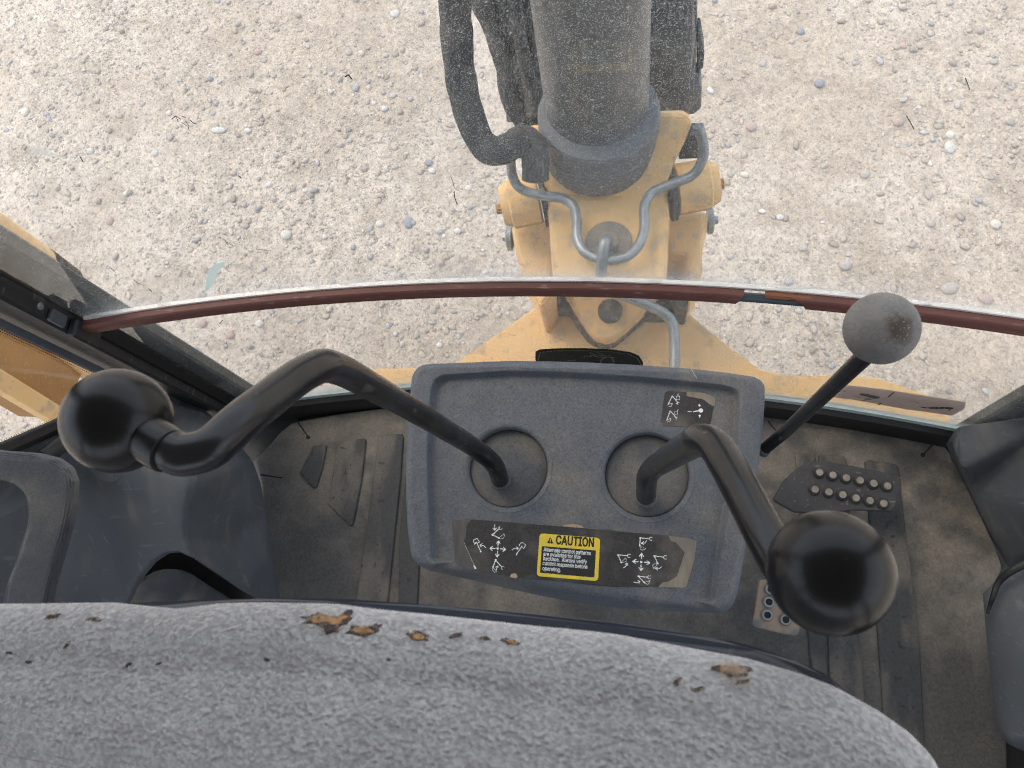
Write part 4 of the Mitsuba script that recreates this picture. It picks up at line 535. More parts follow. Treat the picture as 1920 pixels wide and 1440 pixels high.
for i, (x, y, rx, ry) in enumerate(STN):
    col, nm = SC[[0, 4, 0, 0, 0, 4, 2, 1, 0, 0, 0, 2][i] if i < 12 else int(rng.integers(0, 5))]
    b = ico2.copy(); b.vertices = b.vertices * (1 + .22 * (meshkit.fbm(b.vertices * 1.5 + i * 7, 3, i)[:, None] - .5))
    v, f, c = pebbles(np.array([x]), np.array([y]), np.array([1.0]), np.array([col]), b, np.array([[rx, ry, min(rx, ry) * .7]]))
    v[:, 2] += -.22 + min(rx, ry) * .25
    c = c * (.88 + .24 * meshkit.fbm(v * 160, 3)[:, None])
    cam = (np.array([x, y, 0]) - _o); cx = (cam @ np.array(CAM_R)) / (cam @ _f); cy = (cam @ _d) / (cam @ _f)
    pxp, pyp = int(round((cx * 1450 + 960) / 19.2)), int(round((cy * 1450 + 720) / 14.4))
    pxp, pyp = word(pxp), word(pyp)
    put('stone', (v, f), 'stone_vc', smooth=True, color=c, cat='stone', group='larger stones on the gravel',
        label=f'{nm} rounded stone on the gravel, {pxp} percent across and {pyp} percent down the photo')

# ------------------------------------------------------------------ cab shell
cab = thing('cab', 'black dusty machine cab frame around the curved rear window', 'cab')
ys = np.linspace(-.72, .72, 40)
fl = [[x, float(arc_y(x)) + .03] for x in np.linspace(-.69, .69, 40)]
put('floor_plate', flat(fl + [[.80, -.02], [.80, -1.6], [-.80, -1.6], [-.80, -.02]], 1.185, .05, r=.004, n=260), 'cab', parent=cab)
put('roof', flat([[-.86, .16], [.86, .16], [.86, -1.75], [-.86, -1.75]], 2.93, .10, ch=.03, r=.08), 'lining', parent=cab)
for s in (-1, 1):
    put('corner_post', box([s * .738 - .034, -.028, 1.19], [s * .738 + .034, .004, 2.83]), 'cab', parent=cab, label='black inner corner post with screw' if s < 0 else None)
    xo = s * .700; put('outer_post', box([xo - .043, .014, 1.12], [xo + .043, .036, 2.83]), 'post', parent=cab)
    put('door_post', box([s * .78 - .03, -.98, 1.19], [s * .78 + .03, -.90, 2.83]), 'cab', parent=cab)
    put('front_post', box([s * .76 - .04, -1.66, 1.19], [s * .76 + .04, -1.58, 2.83]), 'cab', parent=cab)
    put('side_wall', box([s * .79 - .02, -1.58, 1.19], [s * .79 + .02, -.29, 1.62]), 'cover', parent=cab)
put('unseen_front_wall', box([-.72, -1.64, 1.19], [.72, -1.60, 2.15]), 'cover', parent=cab)  # unseen wall, raised high to darken part of the knob reflections
put('screw', lathe([(0, .006), (.002, .0055), (.003, .003)], [-.7045, -.012, 1.80], [-.69, -.013, 1.80], 16), 'galvanised', parent=cab)
put('catch', box([-.704, -.026, 1.755], [-.696, -.008, 1.785], .002), 'cover', parent=cab)
put('latch_block', box([-.703, -.034, 1.69], [-.690, -.006, 1.745], .003), 'cab', parent=cab)

# ------------------------------------------------------------------ windows
low = thing('fixed_window', 'lower curved glass pane with warning decal above the floor mat', 'window')
put('pane', arc_sheet(-.70, .70, SILL_Z + .006, BAR_Z - .004, 0), 'glass', smooth=True, parent=low)
put('gasket', arc_sweep(-.715, .715, [(-.006, 1.19), (-.006, 1.249), (.004, 1.252), (.016, 1.249), (.022, 1.238), (.024, 1.19)]), 'gasket', parent=low, label='black rubber gasket along the bottom of the glass')
put('glass_edge', arc_sweep(-.70, .70, [(-.003, 1.2525), (-.003, 1.258), (.003, 1.260), (.006, 1.2535)]), 'edge_glass', parent=low, label='pale green cut edge of the glass')
put('dust_film', arc_sheet(-.69, .69, 1.261, 1.31, .0022, mz=3), 'film_low', smooth=True, parent=low, label='grey green dust along the bottom of the glass')
for s in (-1, 1):
    put('side_gasket', box([s * .703 - .006, -.010, 1.26], [s * .703 + .006, .012, BAR_Z - .02], .002), 'gasket', parent=low)
dec = put('warning_decal', arc_flat(P('decal'), -.003), 'decal', smooth=False, parent=low, label='beige decal seen from behind with black machine pictograms')
put('pictogram', arc_strokes([(w * 1.7, q) for w, q in PTS['decal_marks']], -.0018), 'print_black', smooth=False, parent=dec)
mk = [(.0011, m) for m in PTS['maker_marks']]; ov = np.array(PTS['maker_oval'][0])
el = [(ov + [.0045 * math.cos(t), .0022 * math.sin(t)]).tolist() for t in np.linspace(0, 2 * np.pi, 17)]
put('glass_marking', arc_strokes(mk + [(.0012, el), (.001, [(ov + [-.003, 0]).tolist(), (ov + [.003, 0]).tolist()])], .0015), 'print_black', smooth=False, parent=low, label='tiny black maker marking in the corner of the glass')
em = put('emblem', arc_flat(soften(P('oval'), .006), .003), 'oval', smooth=False, parent=low, label='dark green oval emblem with an antler outline')
put('emblem_line', arc_strokes([(.0016 if i == 0 else .0022, s) for i, s in enumerate(PTS['oval_marks'])], .0042), 'oval_line', smooth=False, parent=em)

up = thing('lifting_window', 'large upper curved glass pane with a brown seal along its bottom edge', 'window')
ZB = BAR_Z
put('pane', arc_sheet(-.70, .70, ZB + .012, 2.80, .006), 'glass', smooth=True, parent=up)
g = P('seal_gap'); gl, g2, gr = g[0][0], g[1][0], g[2][0]
prof = [(.0075, ZB + .0075), (.0165, ZB + .0080), (.0195, ZB + .0050), (.0205, ZB - .002), (.0190, ZB - .0145), (.016, ZB - .017), (.008, ZB - .016), (.0065, ZB - .004)]
def seal(x0, x1, cut0=0., cut1=0., n=90):
    m = arc_sweep(x0, x1, prof, n)
    w = m.vertices; low_ = np.clip((ZB + .0085 - w[:, 2]) / .024, 0, 1)
    jag = .004 * (meshkit.noise(w * 180, 3) - .5)
    w[:, 0] += (np.exp(-((w[:, 0] - x0) / .01) ** 2) * (cut0 * low_ + jag * (cut0 != 0)) + np.exp(-((w[:, 0] - x1) / .01) ** 2) * (cut1 * low_ + jag * (cut1 != 0)))
    m.vertices = w; return m
put('seal_strip', seal(-.695, gl, 0, -.006), 'seal', smooth=40, parent=up, label='longer intact stretch of brown rubber seal')
put('seal_strip', seal(gr - .012, .70, .03, 0), 'seal', smooth=40, parent=up, label='brown rubber seal beyond the broken gap')
put('torn_strip', arc_sweep(g2 - .004, gr + .01, [(.0075, ZB + .0070), (.014, ZB + .0083), (.0165, ZB + .0045), (.014, ZB + .003), (.0075, ZB + .003)], 24), 'seal_torn', parent=up, label='thin torn orange remnant of the seal')
tb = np.array([[x, float(arc_y(x)) - .0125, ZB - .006] for x in np.linspace(gl - .03, gr + .06, 24)])
put('steel_tube', tube(tb, .0062, 18), 'tube', parent=up, label='blue grey steel tube bared where the seal broke')
put('edge_trim', arc_sweep(-.69, .70, [(.0022, ZB + .0045), (.0022, ZB + .0115), (.0078, ZB + .0115), (.0078, ZB + .0045)]), 'trim', parent=up, label='pale metal edging behind the seal')
# dust specks, thickest where the dark cylinder stands behind
nd = 10000; sx = np.where(rng.random(nd) < .45, rng.normal(.0, .14, nd), rng.uniform(-.66, .7, nd)); sz = rng.uniform(ZB + .02, 2.45, nd)
sx = np.r_[sx, rng.uniform(-.68, .69, 34000)]; sz = np.r_[sz, ZB + .013 + rng.exponential(.017, 34000)]
ok = (np.abs(sx) < .685) & (sz < 2.5); sx, sz = sx[ok], sz[ok]; sr = .00018 + .00042 * rng.random(len(sx)) ** 5; q = []; fq = []
for k, (x, z, r) in enumerate(zip(sx, sz, sr)):
    a0 = rng.random() * 6; e = 1 + rng.random() * 1.6
    for t in range(5): q.append([x + r * e * math.cos(a0 + t * 1.2566), float(arc_y(x)) - .0082, z + r * math.sin(a0 + t * 1.2566)])
    fq += [[5 * k, 5 * k + 1, 5 * k + 2], [5 * k, 5 * k + 2, 5 * k + 3], [5 * k, 5 * k + 3, 5 * k + 4]]
put('dust_speck', (np.array(q), np.array(fq)), 'dust', parent=up, kind='stuff', label='fine pale dust specks stuck on the glass')
def grains(n, z0, z1, off, expo=None):
    x = rng.uniform(-.685, .69, n); m = rng.random(n) < .3; x = np.where(m, np.clip(rng.normal(.02, .16, n), -.68, .68), x)
    z = rng.uniform(z0, z1, n) if expo is None else z0 + rng.exponential(expo, n); r = .00030 * (.6 + rng.random(n)); a = rng.uniform(0, 6.28, n); v = []
    for t in (0, 2.0944, 4.1888): v.append(np.stack([x + r * np.cos(a + t), arc_y(x) - off, z + r * np.sin(a + t)], -1))
    return np.stack(v, 1).reshape(-1, 3), np.arange(3 * n).reshape(-1, 3)
put('dust_grain', grains(230000, ZB + .013, 2.25, .0080), 'dust', smooth=False, parent=up, kind='stuff', label='fine pale dust grains veiling the upper glass')
put('dust_band', grains(90000, ZB + .013, 0, .0081, .015), 'dust', smooth=False, parent=up, kind='stuff', label='denser pale dust settled along the brown seal')
put('dust_grain', grains(240000, SILL_Z + .01, ZB - .02, .0018), 'dust', smooth=False, parent=low, kind='stuff', label='fine pale dust grains veiling the lower glass')
put('dirt_fleck', arc_strokes([(.0005 + .0008 * random.random(), b) for b in PTS['bug_marks']], .0085), 'fleck', smooth=False, parent=up, kind='stuff', label='small black flecks and scratches on the glass')
put('film_scrap', arc_flat(P('scrap'), .0095), 'scrap', smooth=False, parent=up, label='torn pale green scrap stuck low on the glass')
put('smear', arc_flat(P('smear'), .0095), 'smear', smooth=False, parent=up, label='pale smear near the edge of the glass')

sw = thing('side_window', 'side glass with dotted black border behind the shiny black knob', 'window')
SX = -.752; ss = P('side_sill'); yz = [(a, b) for a, b in ss]
ZT = 2.80
pan = [(-.036, ZT), (-.036, 1.55)] + yz[::-1] + [(yz[0][0] - .02, yz[0][1] + .035), (-.88, 1.95), (-.88, ZT)]
pv, pf = cap2(np.array(pan)); put('pane', (np.c_[np.full(len(pv), SX), pv], pf), 'glass', smooth=False, parent=sw)
dots = []
def dotrow(a, b, nrm, rows, pitch, r0):
    a, b = np.array(a, float), np.array(b, float); L = np.linalg.norm(b - a); t = (b - a) / L
    for k in range(rows):
        for s in np.arange((k % 2) * pitch / 2, L, pitch): dots.append((a + t * s + np.array(nrm) * (k * pitch * .85), r0 * (1 - .22 * k)))
dotrow((-.043, 1.60), (-.043, 2.5), (-1, 0), 4, .0042, .0021)
dotrow(yz[0], yz[2], (.35, .6), 4, .0042, .0021); dotrow(yz[2], yz[3], (.5, .4), 4, .0042, .0021)
dv, df = [], []
for c, r in dots:
    b0 = len(dv)
    for t in range(7): dv.append([SX + .0012, c[0] + r * math.cos(t * .8976), c[1] + r * math.sin(t * .8976)])
    df += [[b0, b0 + i, b0 + i + 1] for i in range(1, 6)]
put('border_dot', (np.array(dv), np.array(df)), 'print_black', smooth=False, parent=sw, kind='stuff', label='rows of black ceramic dots fading from the glass edge')
put('edge_band', box([SX - .002, -.046, 1.5], [SX + .004, -.034, ZT], .001), 'collar', parent=sw)
put('lower_frame', tube(np.array([[SX + .003, a, b - .010] for a, b in yz]), .011, 12), 'gasket', parent=sw)

# ------------------------------------------------------------------ boom, swing casting and frame behind the cab
fr = thing('machine_frame', 'wide yellow tapering rear frame of the machine under the window sill', 'frame')
put('deck', plate3(P('deck'), .10, .006, .012, 220), 'yellow', parent=fr)
put('crossbeam', plate3(P('crossbeam'), .12, .008, .012, 220), 'yellow', parent=fr)
sc = thing('swing_casting', 'yellow cast swing post carrying the boom behind the cab', 'casting')
pl = P('plate'); put('body', plate3(pl, .045, .014, .015, 220), 'yellow', parent=sc)
put('ear', plate3(P('ear_right'), .06, .012, .012, 160), 'yellow', parent=sc); put('ear', plate3(P('ear_left'), .06, .012, .010, 160), 'yellow', parent=sc)
w = P('washer'); cw = w[0]
put('washer', lathe([(0, .046), (.008, .046), (.0105, .0435), (.0105, .022), (.014, .020), (.0145, .001)], cw - [0, 0, .012], cw + [0, 0, 1], 48), 'washer', parent=sc, label='round greasy pivot washer')
for nm in ('boss_left', 'boss_right'):
    a, b = P(nm); d = (b - a) / np.linalg.norm(b - a); L = np.linalg.norm(b - a)
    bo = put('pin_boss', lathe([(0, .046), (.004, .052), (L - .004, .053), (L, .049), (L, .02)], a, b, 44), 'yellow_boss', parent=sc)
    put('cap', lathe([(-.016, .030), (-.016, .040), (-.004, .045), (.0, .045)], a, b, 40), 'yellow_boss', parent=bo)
    put('bolt', lathe([(-.030, .010), (-.029, .0125), (-.016, .0125)], a - [0, 0, .008], b - [0, 0, .008], 6), 'yellow_worn', smooth=False, parent=bo)
    put('clamp', lathe([(L + .002, .062), (L + .012, .062), (L + .014, .055)], a, b, 40), 'hose', parent=sc)  # black ring painted in as the shade of the gap beside the boss
put('cheek', plate3(P('cheek_left'), .20, .012, .008, 180), 'yellow', parent=sc); put('cheek', plate3(P('cheek_right'), .20, .012, .008, 180), 'yellow', parent=sc)
put('cheek', plate3(P('shade_low_right'), .1, .006, .006, 120), 'grease_shade', parent=sc); put('core', plate3(P('core'), .2, .006, .006, 120), 'grease_shade', parent=sc)  # dark blocks stand in for the shade inside the casting openings
for nm in ('hub_left', 'hub_right'):
    a, b = P(nm); h_ = put('hub', lathe([(0, .026), (.003, .030), (.012, .030)], a, b, 32), 'galvanised', parent=sc)
    put('bolt', lathe([(-.010, .010), (.001, .011)], a, b, 6), 'galvanised', smooth=False, parent=h_)
put('lug_base', plate3(P('lug_base'), .06, .006, .010, 160), 'grease_shade', parent=sc)
put('lug', plate3(P('lug'), .035, .008, .010, 160), 'yellow', parent=sc)
pn = P('pin'); put('pin', lathe([(0, .0275), (.016, .0275), (.019, .024), (.0195, .001)], pn[0] - [0, 0, .016], pn[0] + [0, 0, 1], 32), 'grease_shade', parent=sc, label='dark greasy pivot pin in the yellow lug')
cy = thing('boom_cylinder', 'thick dusty black hydraulic cylinder standing upright behind the window', 'cylinder')
c0, c1 = P('collar'); ax = (c0 - c1) / np.linalg.norm(c0 - c1); cr = PTS['collar_r']; br = PTS['barrel_r']
hh = np.linalg.norm(c0 - c1)
put('collar', lathe([(-.035, cr * .45), (-.02, cr * .78), (.0, cr * .93), (.02, cr * .99), (hh * .55, cr), (hh * .57, cr * .985), (hh * .60, cr * .985), (hh * .62, cr), (hh - .006, cr), (hh, cr * .97), (hh, br * .9)], c1, c0, 72), 'collar', parent=cy, label='blue grey end collar of the cylinder')
b0, b1 = P('barrel'); dv_ = (b1 - b0) / np.linalg.norm(b1 - b0)
put('barrel', lathe([(-.06, br), (.0, br), (.9, br), (.905, br * .95)], b0, b0 + dv_, 72), 'dusty_hazed_black', parent=cy)
dk = lathe([(-.055, br * 1.004), (-.0545, br * 1.006), (-.012, br * 1.006)], b0, b0 + dv_, 72)
nip = P('nipple'); put('port_fitting', tube(nip, .017, 6), 'collar', parent=cy)
def hose(k, r, label, m='hose', wob=.0, name='hydraulic_hose', parent=None):
    p = catmull(P(k), 12); rr = r * (1 + wob * (meshkit.noise(np.c_[np.arange(len(p)) * .21, np.zeros(len(p)), np.full(len(p), r * 999)], 3) - .5))
    if parent: return put(name, tube(p, rr, 24), m, parent=parent)
    return put(name, tube(p, rr, 24), m, label=label, cat='hose')
bh = thing('hydraulic_hose', 'fattest black hose curving out to an elbow left of the cylinder', 'hose')
hose('big_hose', .0265, '', wob=.18, name='hose', parent=bh)
hose('elbow', .027, '', wob=.1, name='elbow', parent=bh)
el_ = catmull(P('elbow'), 12); ex_ = el_[2] - el_[0]
for a_off in (.006, .020): put('crimp', lathe([(a_off - .004, .0275), (a_off - .003, .0292), (a_off + .003, .0292), (a_off + .004, .0275)], el_[0], el_[0] + ex_, 28), 'hose', parent=bh)
HL = ['thin dusty hose at the outer left of the bundle beside the cylinder', 'wrapped hose in the middle of the bundle left of the cylinder', 'hose pressed against the left side of the cylinder', 'rearmost hose behind the bundle left of the cylinder', 'nearest hose on top of the bundle left of the cylinder']
for i, (k, r) in enumerate([('hoses1', .024), ('hoses2', .030), ('hoses3', .026), ('hoses4', .03), ('hoses5', .015)]): hose(k, r, HL[i], wob=.25)
h2 = P('hoses2'); put('cable_tie', tube(np.array([h2[3] + [.033 * math.cos(t), .033 * math.sin(t), .012 * math.sin(t)] for t in np.linspace(0, 6.1, 20)]), .0022, 8), 'galvanised', label='pale cable tie around the hose bundle', cat='cable tie')
gd = thing('boom_guard', 'dusty black boom side plate right of the thick cylinder', 'guard')
put('plate', plate3(P('guard'), .14, .02, .02, 160, down=[0, 1, -.3]), 'dusty_hazed_black', parent=gd)
put('flange', plate3(P('guard_flange'), .05, .004, .004, 80, down=[0, 1, -.3]), 'hose', parent=gd)
put('foot', plate3(P('guard_foot'), .08, .006, .006, 100, down=[0, 1, -.3]), 'dusty_hazed_black', parent=gd)
put('bracket', plate3(P('bracket'), .04, .004, .004, 80, down=[0, 1, -.3]), 'hose', parent=gd)
hg = thing('hose_guide', 'bent galvanised rod curving over the yellow casting below the cylinder', 'rod')
put('loop', tube(catmull(P('guide'), 8), .0098, 18), 'galvanised', parent=hg)
put('stem', tube(catmull(P('stem'), 10), .0115, 18), 'galvanised', parent=hg)
lg = thing('outrigger_beam', 'worn yellow steel outrigger seen through the side window', 'outrigger')
q = P('leg_left')
put('beam', plate3(q, .12, .006, .006, 140, down=[-1, 0, 0]), 'yellow_worn', parent=lg)
def edge_bar(a, b, wd, m, nm, off=0):
    d = (b - a) / np.linalg.norm(b - a); nrm = np.cross(d, [1, 0, 0]); nrm /= np.linalg.norm(nrm); a = a - d * .3; b = b + d * .3
    put(nm, plate3(np.array([a + nrm * (off - wd), b + nrm * (off - wd), b + nrm * (off + wd), a + nrm * (off + wd)]) + [.012, 0, 0], .03, .005, .004, 120, down=[-1, 0, 0]), m, parent=lg)
edge_bar(q[0], q[1], .022, 'yellow', 'edge_plate'); edge_bar(q[3], q[2], .022, 'yellow', 'edge_plate')
po = P('pole'); op = put('outrigger_pole', tube(po[:3], .040, 28), 'yellow', label='pale yellow round pole outside at the left edge of the window', cat='pole')
put('scuffed_end', tube(po[2:], .042, 28), 'grease_shade', parent=op)

# ------------------------------------------------------------------ floor mat, pedals, leaf
fm = thing('floor_mat', 'dusty black rubber floor mat with raised ribs around the console', 'mat')
mp = resample(soften(P('mat'), .01), 400)
put('sheet', flat(P('mat'), 1.205, .012, ch=.004, r=.006, n=420), 'rubber_mat', parent=fm)
for k in 'abcde': put('rib', flat(P('rib_' + k), 1.2105, .010, ch=.003, r=.004, n=140), 'rubber_rib', parent=fm)
for k in 'ab': put('raised_pad', flat(P('pad_' + k), 1.2105, .010, ch=.003, r=.005, n=100), 'rubber_rib', parent=fm)
for k in 'abcd':
    a, b = P('slit_' + k); d = (b - a) / np.linalg.norm(b - a); nn = np.array([-d[1], d[0]]) * .0018
    put('slit', flat(np.array([a + nn, b + nn * .5, b - nn * .5, a - nn]), 1.2058, .003, ch=.0003, r=0, n=40), 'hole', parent=fm, smooth=False)
    if k in 'ab': put('slit_hole', lathe([(0, .004), (.0009, .004)], [*b, 1.2052], [*b, 1.3], 14), 'hole', parent=fm)
lf = P('leaf'); lm = flat(lf, 1.213, .0012, ch=.0004, r=.0015, n=70); lm.vertices[:, 2] += .006 * meshkit.fbm(np.c_[lm.vertices[:, :2] * 40, np.zeros(len(lm.vertices))], 2)
put('dead_leaf', lm, 'leaf', label='torn brown dead leaf lying on the mat under the glass', cat='leaf')
pd = thing('foot_pedal', 'black foot pedal with two rows of grip studs beside the console', 'pedal')
put('plate', plate3(P('pedal'), .006, .0025, .006, 160), 'pedal', parent=pd)
for s in P('pedal_studs'):
    st = put('stud', lathe([(0, .0098), (.002, .0095), (.004, .0078), (.0055, .0068), (.0055, .0005)], s - [0, 0, .001], s + [0, 0, 1], 20), 'pedal', parent=pd)
    put('tip', lathe([(0, .0058), (.0006, .0058)], s + [0, 0, .0042], s + [0, 0, 1], 16), 'stud', parent=st)
put('arm', box([.31, -.20, 1.19], [.33, -.17, 1.292]), 'pedal', parent=pd)
pd2 = thing('foot_pedal', 'worn bare metal pedal under the nearer glossy black knob', 'pedal')
put('plate', plate3(P('pedal_low'), .006, .0025, .006, 140), 'pedal_worn', parent=pd2)
for s in P('pedal_low_studs'):
    st = put('stud', lathe([(0, .0098), (.003, .0094), (.0055, .0080), (.0055, .0055), (.002, .0052)], s - [0, 0, .001], s + [0, 0, 1], 20), 'galvanised', parent=pd2)
    put('hole', lathe([(0, .0054), (.0006, .0054)], s + [0, 0, .0022], s + [0, 0, 1], 16), 'hole', parent=st)

# ------------------------------------------------------------------ side covers
def sheet(name, k, m, parent, skirt=.06, smooth=50, sub=0, it=0, **kw):
    d = PTS[k]; t = trimesh.Trimesh(np.array(d['v']), np.array(d['f']), process=False)
    for _ in range(sub): t = t.subdivide()
    if it:
        e = np.sort(t.edges, axis=1); u, c = np.unique(e, axis=0, return_counts=True); fixed = np.unique(u[c == 1]); w = np.array(t.vertices); deg = np.zeros(len(w)); np.add.at(deg, u.ravel(), 1)
        for _ in range(it):
            a = np.zeros_like(w); np.add.at(a, u[:, 0], w[u[:, 1]]); np.add.at(a, u[:, 1], w[u[:, 0]]); nw = .5 * w + .5 * a / deg[:, None]; nw[fixed] = w[fixed]; w = nw
        t = trimesh.Trimesh(w, t.faces, process=False)
    v, f = np.array(t.vertices), np.array(t.faces)
    e = np.sort(t.edges, axis=1); u, c = np.unique(e, axis=0, return_counts=True); bd = set(map(tuple, u[c == 1])); n = len(v); ex = []
    for a, b in t.edges:
        if tuple(sorted((a, b))) in bd: ex += [[b, a, a + n], [b, a + n, b + n]]
    t = trimesh.Trimesh(np.vstack([v, v - [0, 0, skirt]]), np.vstack([f, ex]), process=False)
    return put(name, t, m, smooth=smooth, parent=parent, **kw)
fc = thing('fender_cover', 'dark molded plastic cover with an arched cutout on the left', 'cover')
sheet('shell', 'cover_left', 'cover', fc, skirt=.012, sub=3, it=5); sheet('inner_panel', 'cover_inner', 'armrest', fc, skirt=.02); sheet('recess_shade', 'cover_recess_shade', 'gasket', fc, skirt=.005)  # last sheet is coloured black as the shade in the arch gap
put('backing', flat(P('gap_left')[:, :2], 1.192, .01, r=.004), 'gasket', parent=fc)
rl = P('rail_left'); put('trim_rail', tube(rl, .012, 14), 'cab', parent=fc)
put('bracket', plate3(P('bracket_left'), .02, .003, .003, 80), 'armrest', parent=fc)
fc2 = thing('fender_cover', 'dark molded plastic cover along the right edge under the glass corner', 'cover')
sheet('shell', 'cover_right', 'cover', fc2, skirt=.02, sub=3, it=4)
sp = thing('side_panel', 'smooth dark plastic panel low at the right edge', 'panel')
sheet('shell', 'panel_right', 'cover', sp, skirt=.02); put('rubber_edge', tube(catmull(P('rubber_edge'), 8), np.linspace(.002, .0065, 41), 14), 'gasket', parent=sp)

# ------------------------------------------------------------------ control console
CO, CV = np.array([0, -.2, 1.745]), np.array([0, 1, .10]); CV /= np.linalg.norm(CV); CU = np.array([1., 0, 0]); CN = np.cross(CU, CV)
def con3(q, h): q = np.atleast_2d(q); return CO + q[:, :1] * CU + q[:, 1:2] * CV + np.reshape(h, (-1, 1)) * CN
con = thing('control_console', 'grey plastic control console with two lever boots and a yellow caution label', 'console')
NA = 540; th = np.arange(NA) * 2 * np.pi / NA; cc = np.array([0.0, -.01])
def polar(poly):
    g = shapely.LinearRing(soften(poly, .012)); big = shapely.get_coordinates(g.segmentize(.001)) - cc
    a = np.mod(np.arctan2(big[:, 1], big[:, 0]), 2 * np.pi); r = np.hypot(big[:, 0], big[:, 1]); o = np.argsort(a)
    return np.interp(th, a[o], r[o], period=2 * np.pi)
ro, ri = polar(P('console_outer')), polar(P('console_inner'))
cs_, sn_ = np.cos(th), np.sin(th)
DC, DR = P('disc_centers'), PTS['disc_r']
gap = ro - ri; wrim = np.clip((gap - .004) / .012, 0, 1); wrim = wrim * wrim * (3 - 2 * wrim)
ker = np.exp(-.5 * (np.arange(-40, 41) / 14.) ** 2); ker /= ker.sum(); ws = np.convolve(np.r_[wrim[-40:], wrim, wrim[:40]], ker, 'valid')
er = .011 * ws + .027 * (1 - ws); eh = .012 * ws + .075 * (1 - ws); RIM = .0125
rings = []
rings.append((ro * 1.0, np.full(NA, -.30)))
for a in np.linspace(0, np.pi / 2, 9): rings.append((ro - er * (1 - np.cos(a)), -eh + eh * np.sin(a) - RIM * (1 - wrim)))
rlast = ro - er; rin = np.minimum(ri, rlast - .006)
for t in (.35, .7, .93): rings.append((rlast + (rin + .003 - rlast) * t, -RIM * (1 - wrim) - .001 * t * wrim))
for a in np.linspace(0, 1, 8): s_ = a * a * (3 - 2 * a); rings.append((rin + .003 - .0062 * a, -RIM * (1 - wrim) - wrim * (.001 + (RIM - .001) * s_)))
r0_ = rin - .0033
for t in np.linspace(.012, 1, 80)[:]: rings.append((r0_ * (1 - t) + .0005, np.full(NA, -RIM)))
vv = []
for r, h in rings:
    q = cc + np.c_[r * cs_, r * sn_]; h = h.copy()
    if h[0] > -.2:
        for (cx, cy_), R_ in zip(DC, DR):
            d = np.hypot(q[:, 0] - cx, q[:, 1] - cy_); t = np.clip((R_ * 1.09 - d) / (R_ * .06), 0, 1); h = h - .016 * t * (h < -.008)
    vv.append(con3(q, h))
vv = np.vstack(vv); nr = len(rings); k1, k2 = np.meshgrid(np.arange(nr - 1), np.arange(NA), indexing='ij'); A = (k1 * NA + k2).ravel(); B_ = (k1 * NA + (k2 + 1) % NA).ravel()
put('housing', (vv, np.vstack([np.c_[A, B_, B_ + NA], np.c_[A, B_ + NA, A + NA]])), 'console', smooth=40, parent=con)
for (cx, cy_), R_ in zip(DC, DR):
    n = 96; t = np.arange(n) * 2 * np.pi / n; rows = []
    def ringpts(r, h): return con3(np.c_[cx + r * np.cos(t), cy_ + r * np.sin(t)], h)
    dip = .003 + .0045 * (1 + np.sin(t)) / 1
    for r, h in [(1.15, -RIM - .0004), (1.13, -RIM + .0006), (1.07, -RIM + .0004), (1.03, -RIM - .001), (1.008, -RIM - .3 * dip), (1.0, -RIM - dip), (.99, -RIM - dip - .003)]: rows.append(ringpts(R_ * r, np.broadcast_to(h, n)))
    m = len(rows); vv = np.vstack(rows); ff = [[i * n + j, i * n + (j + 1) % n, (i + 1) * n + (j + 1) % n] for i in range(m - 1) for j in range(n)] + [[i * n + j, (i + 1) * n + (j + 1) % n, (i + 1) * n + j] for i in range(m - 1) for j in range(n)]
    put('boot_recess', (vv, np.array(ff)), 'console', smooth=40, parent=con)
    rows = [ringpts(R_ * .992, -RIM - dip - .002)]
    for s in (.97, .8, .6, .4, .25, .0): rows.append(ringpts(R_ * s + .0002, -RIM - dip * (.55 + .45 * s) - .0005 + .004 * (1 - s) ** 2))
    m = len(rows); vv = np.vstack(rows); ff = [[i * n + j, i * n + (j + 1) % n, (i + 1) * n + (j + 1) % n] for i in range(m - 1) for j in range(n)] + [[i * n + j, (i + 1) * n + (j + 1) % n, (i + 1) * n + j] for i in range(m - 1) for j in range(n)]
    put('lever_boot', (vv, np.array(ff)), 'boot', smooth=60, parent=con)
LH = -RIM
def decal2(poly, h, thick, m, name, parent, r=.0015, n=160, **kw):
    return put(name, plate2(np.asarray(poly), lambda w, hh: con3(w, h + np.broadcast_to(hh, (len(w), 1))), thick, min(.0002, thick * .5), r, n, 1), m, parent=parent, smooth=False, **kw)
def inset_front(h): return h
decal2(P('label_residue'), LH + .0010, .002, 'residue', 'glue_residue', con, label='tan glue residue where the label has peeled away')
lb = decal2(P('label_film'), LH + .0014, .0006, 'label_black', 'control_label', con, r=.0006, n=260, label='black label with white lever movement symbols')
decal2(P('small_label'), LH + .0008, .001, 'label_black', 'small_label', con, label='small black label with boom lock symbols')
decal2(P('small_label_peel'), LH + .0011, .0006, 'residue', 'peeled_corner', con, r=.001)
def strokes2(items, dots, h, m, name, parent, kind=None):
    g = shapely.union_all([LineString(s).buffer(w * .42, cap_style='flat') for w, s in items] + [Point(a, b).buffer(r) for a, b, r in dots]); ms = []
    for q in (g.geoms if hasattr(g, 'geoms') else [g]):
        v, f = trimesh.creation.triangulate_polygon(q.simplify(.00003), engine='earcut'); ms.append(trimesh.Trimesh(con3(np.asarray(v), np.full(len(v), h)), f, process=False))
    return put(name, trimesh.util.concatenate(ms), m, smooth=False, parent=parent, kind=kind)
strokes2(PTS['symbols'], PTS['symbol_dots'], LH + .0017, 'print_white', 'symbol', lb, 'stuff')
ca = decal2(P('caution_outer'), LH + .0018, .0004, 'print_yellow', 'caution_label', con, r=.004, label='yellow caution label with black text box')
decal2(P('caution_inner'), LH + .0021, .0003, 'print_black', 'text_box', ca, r=.0008)
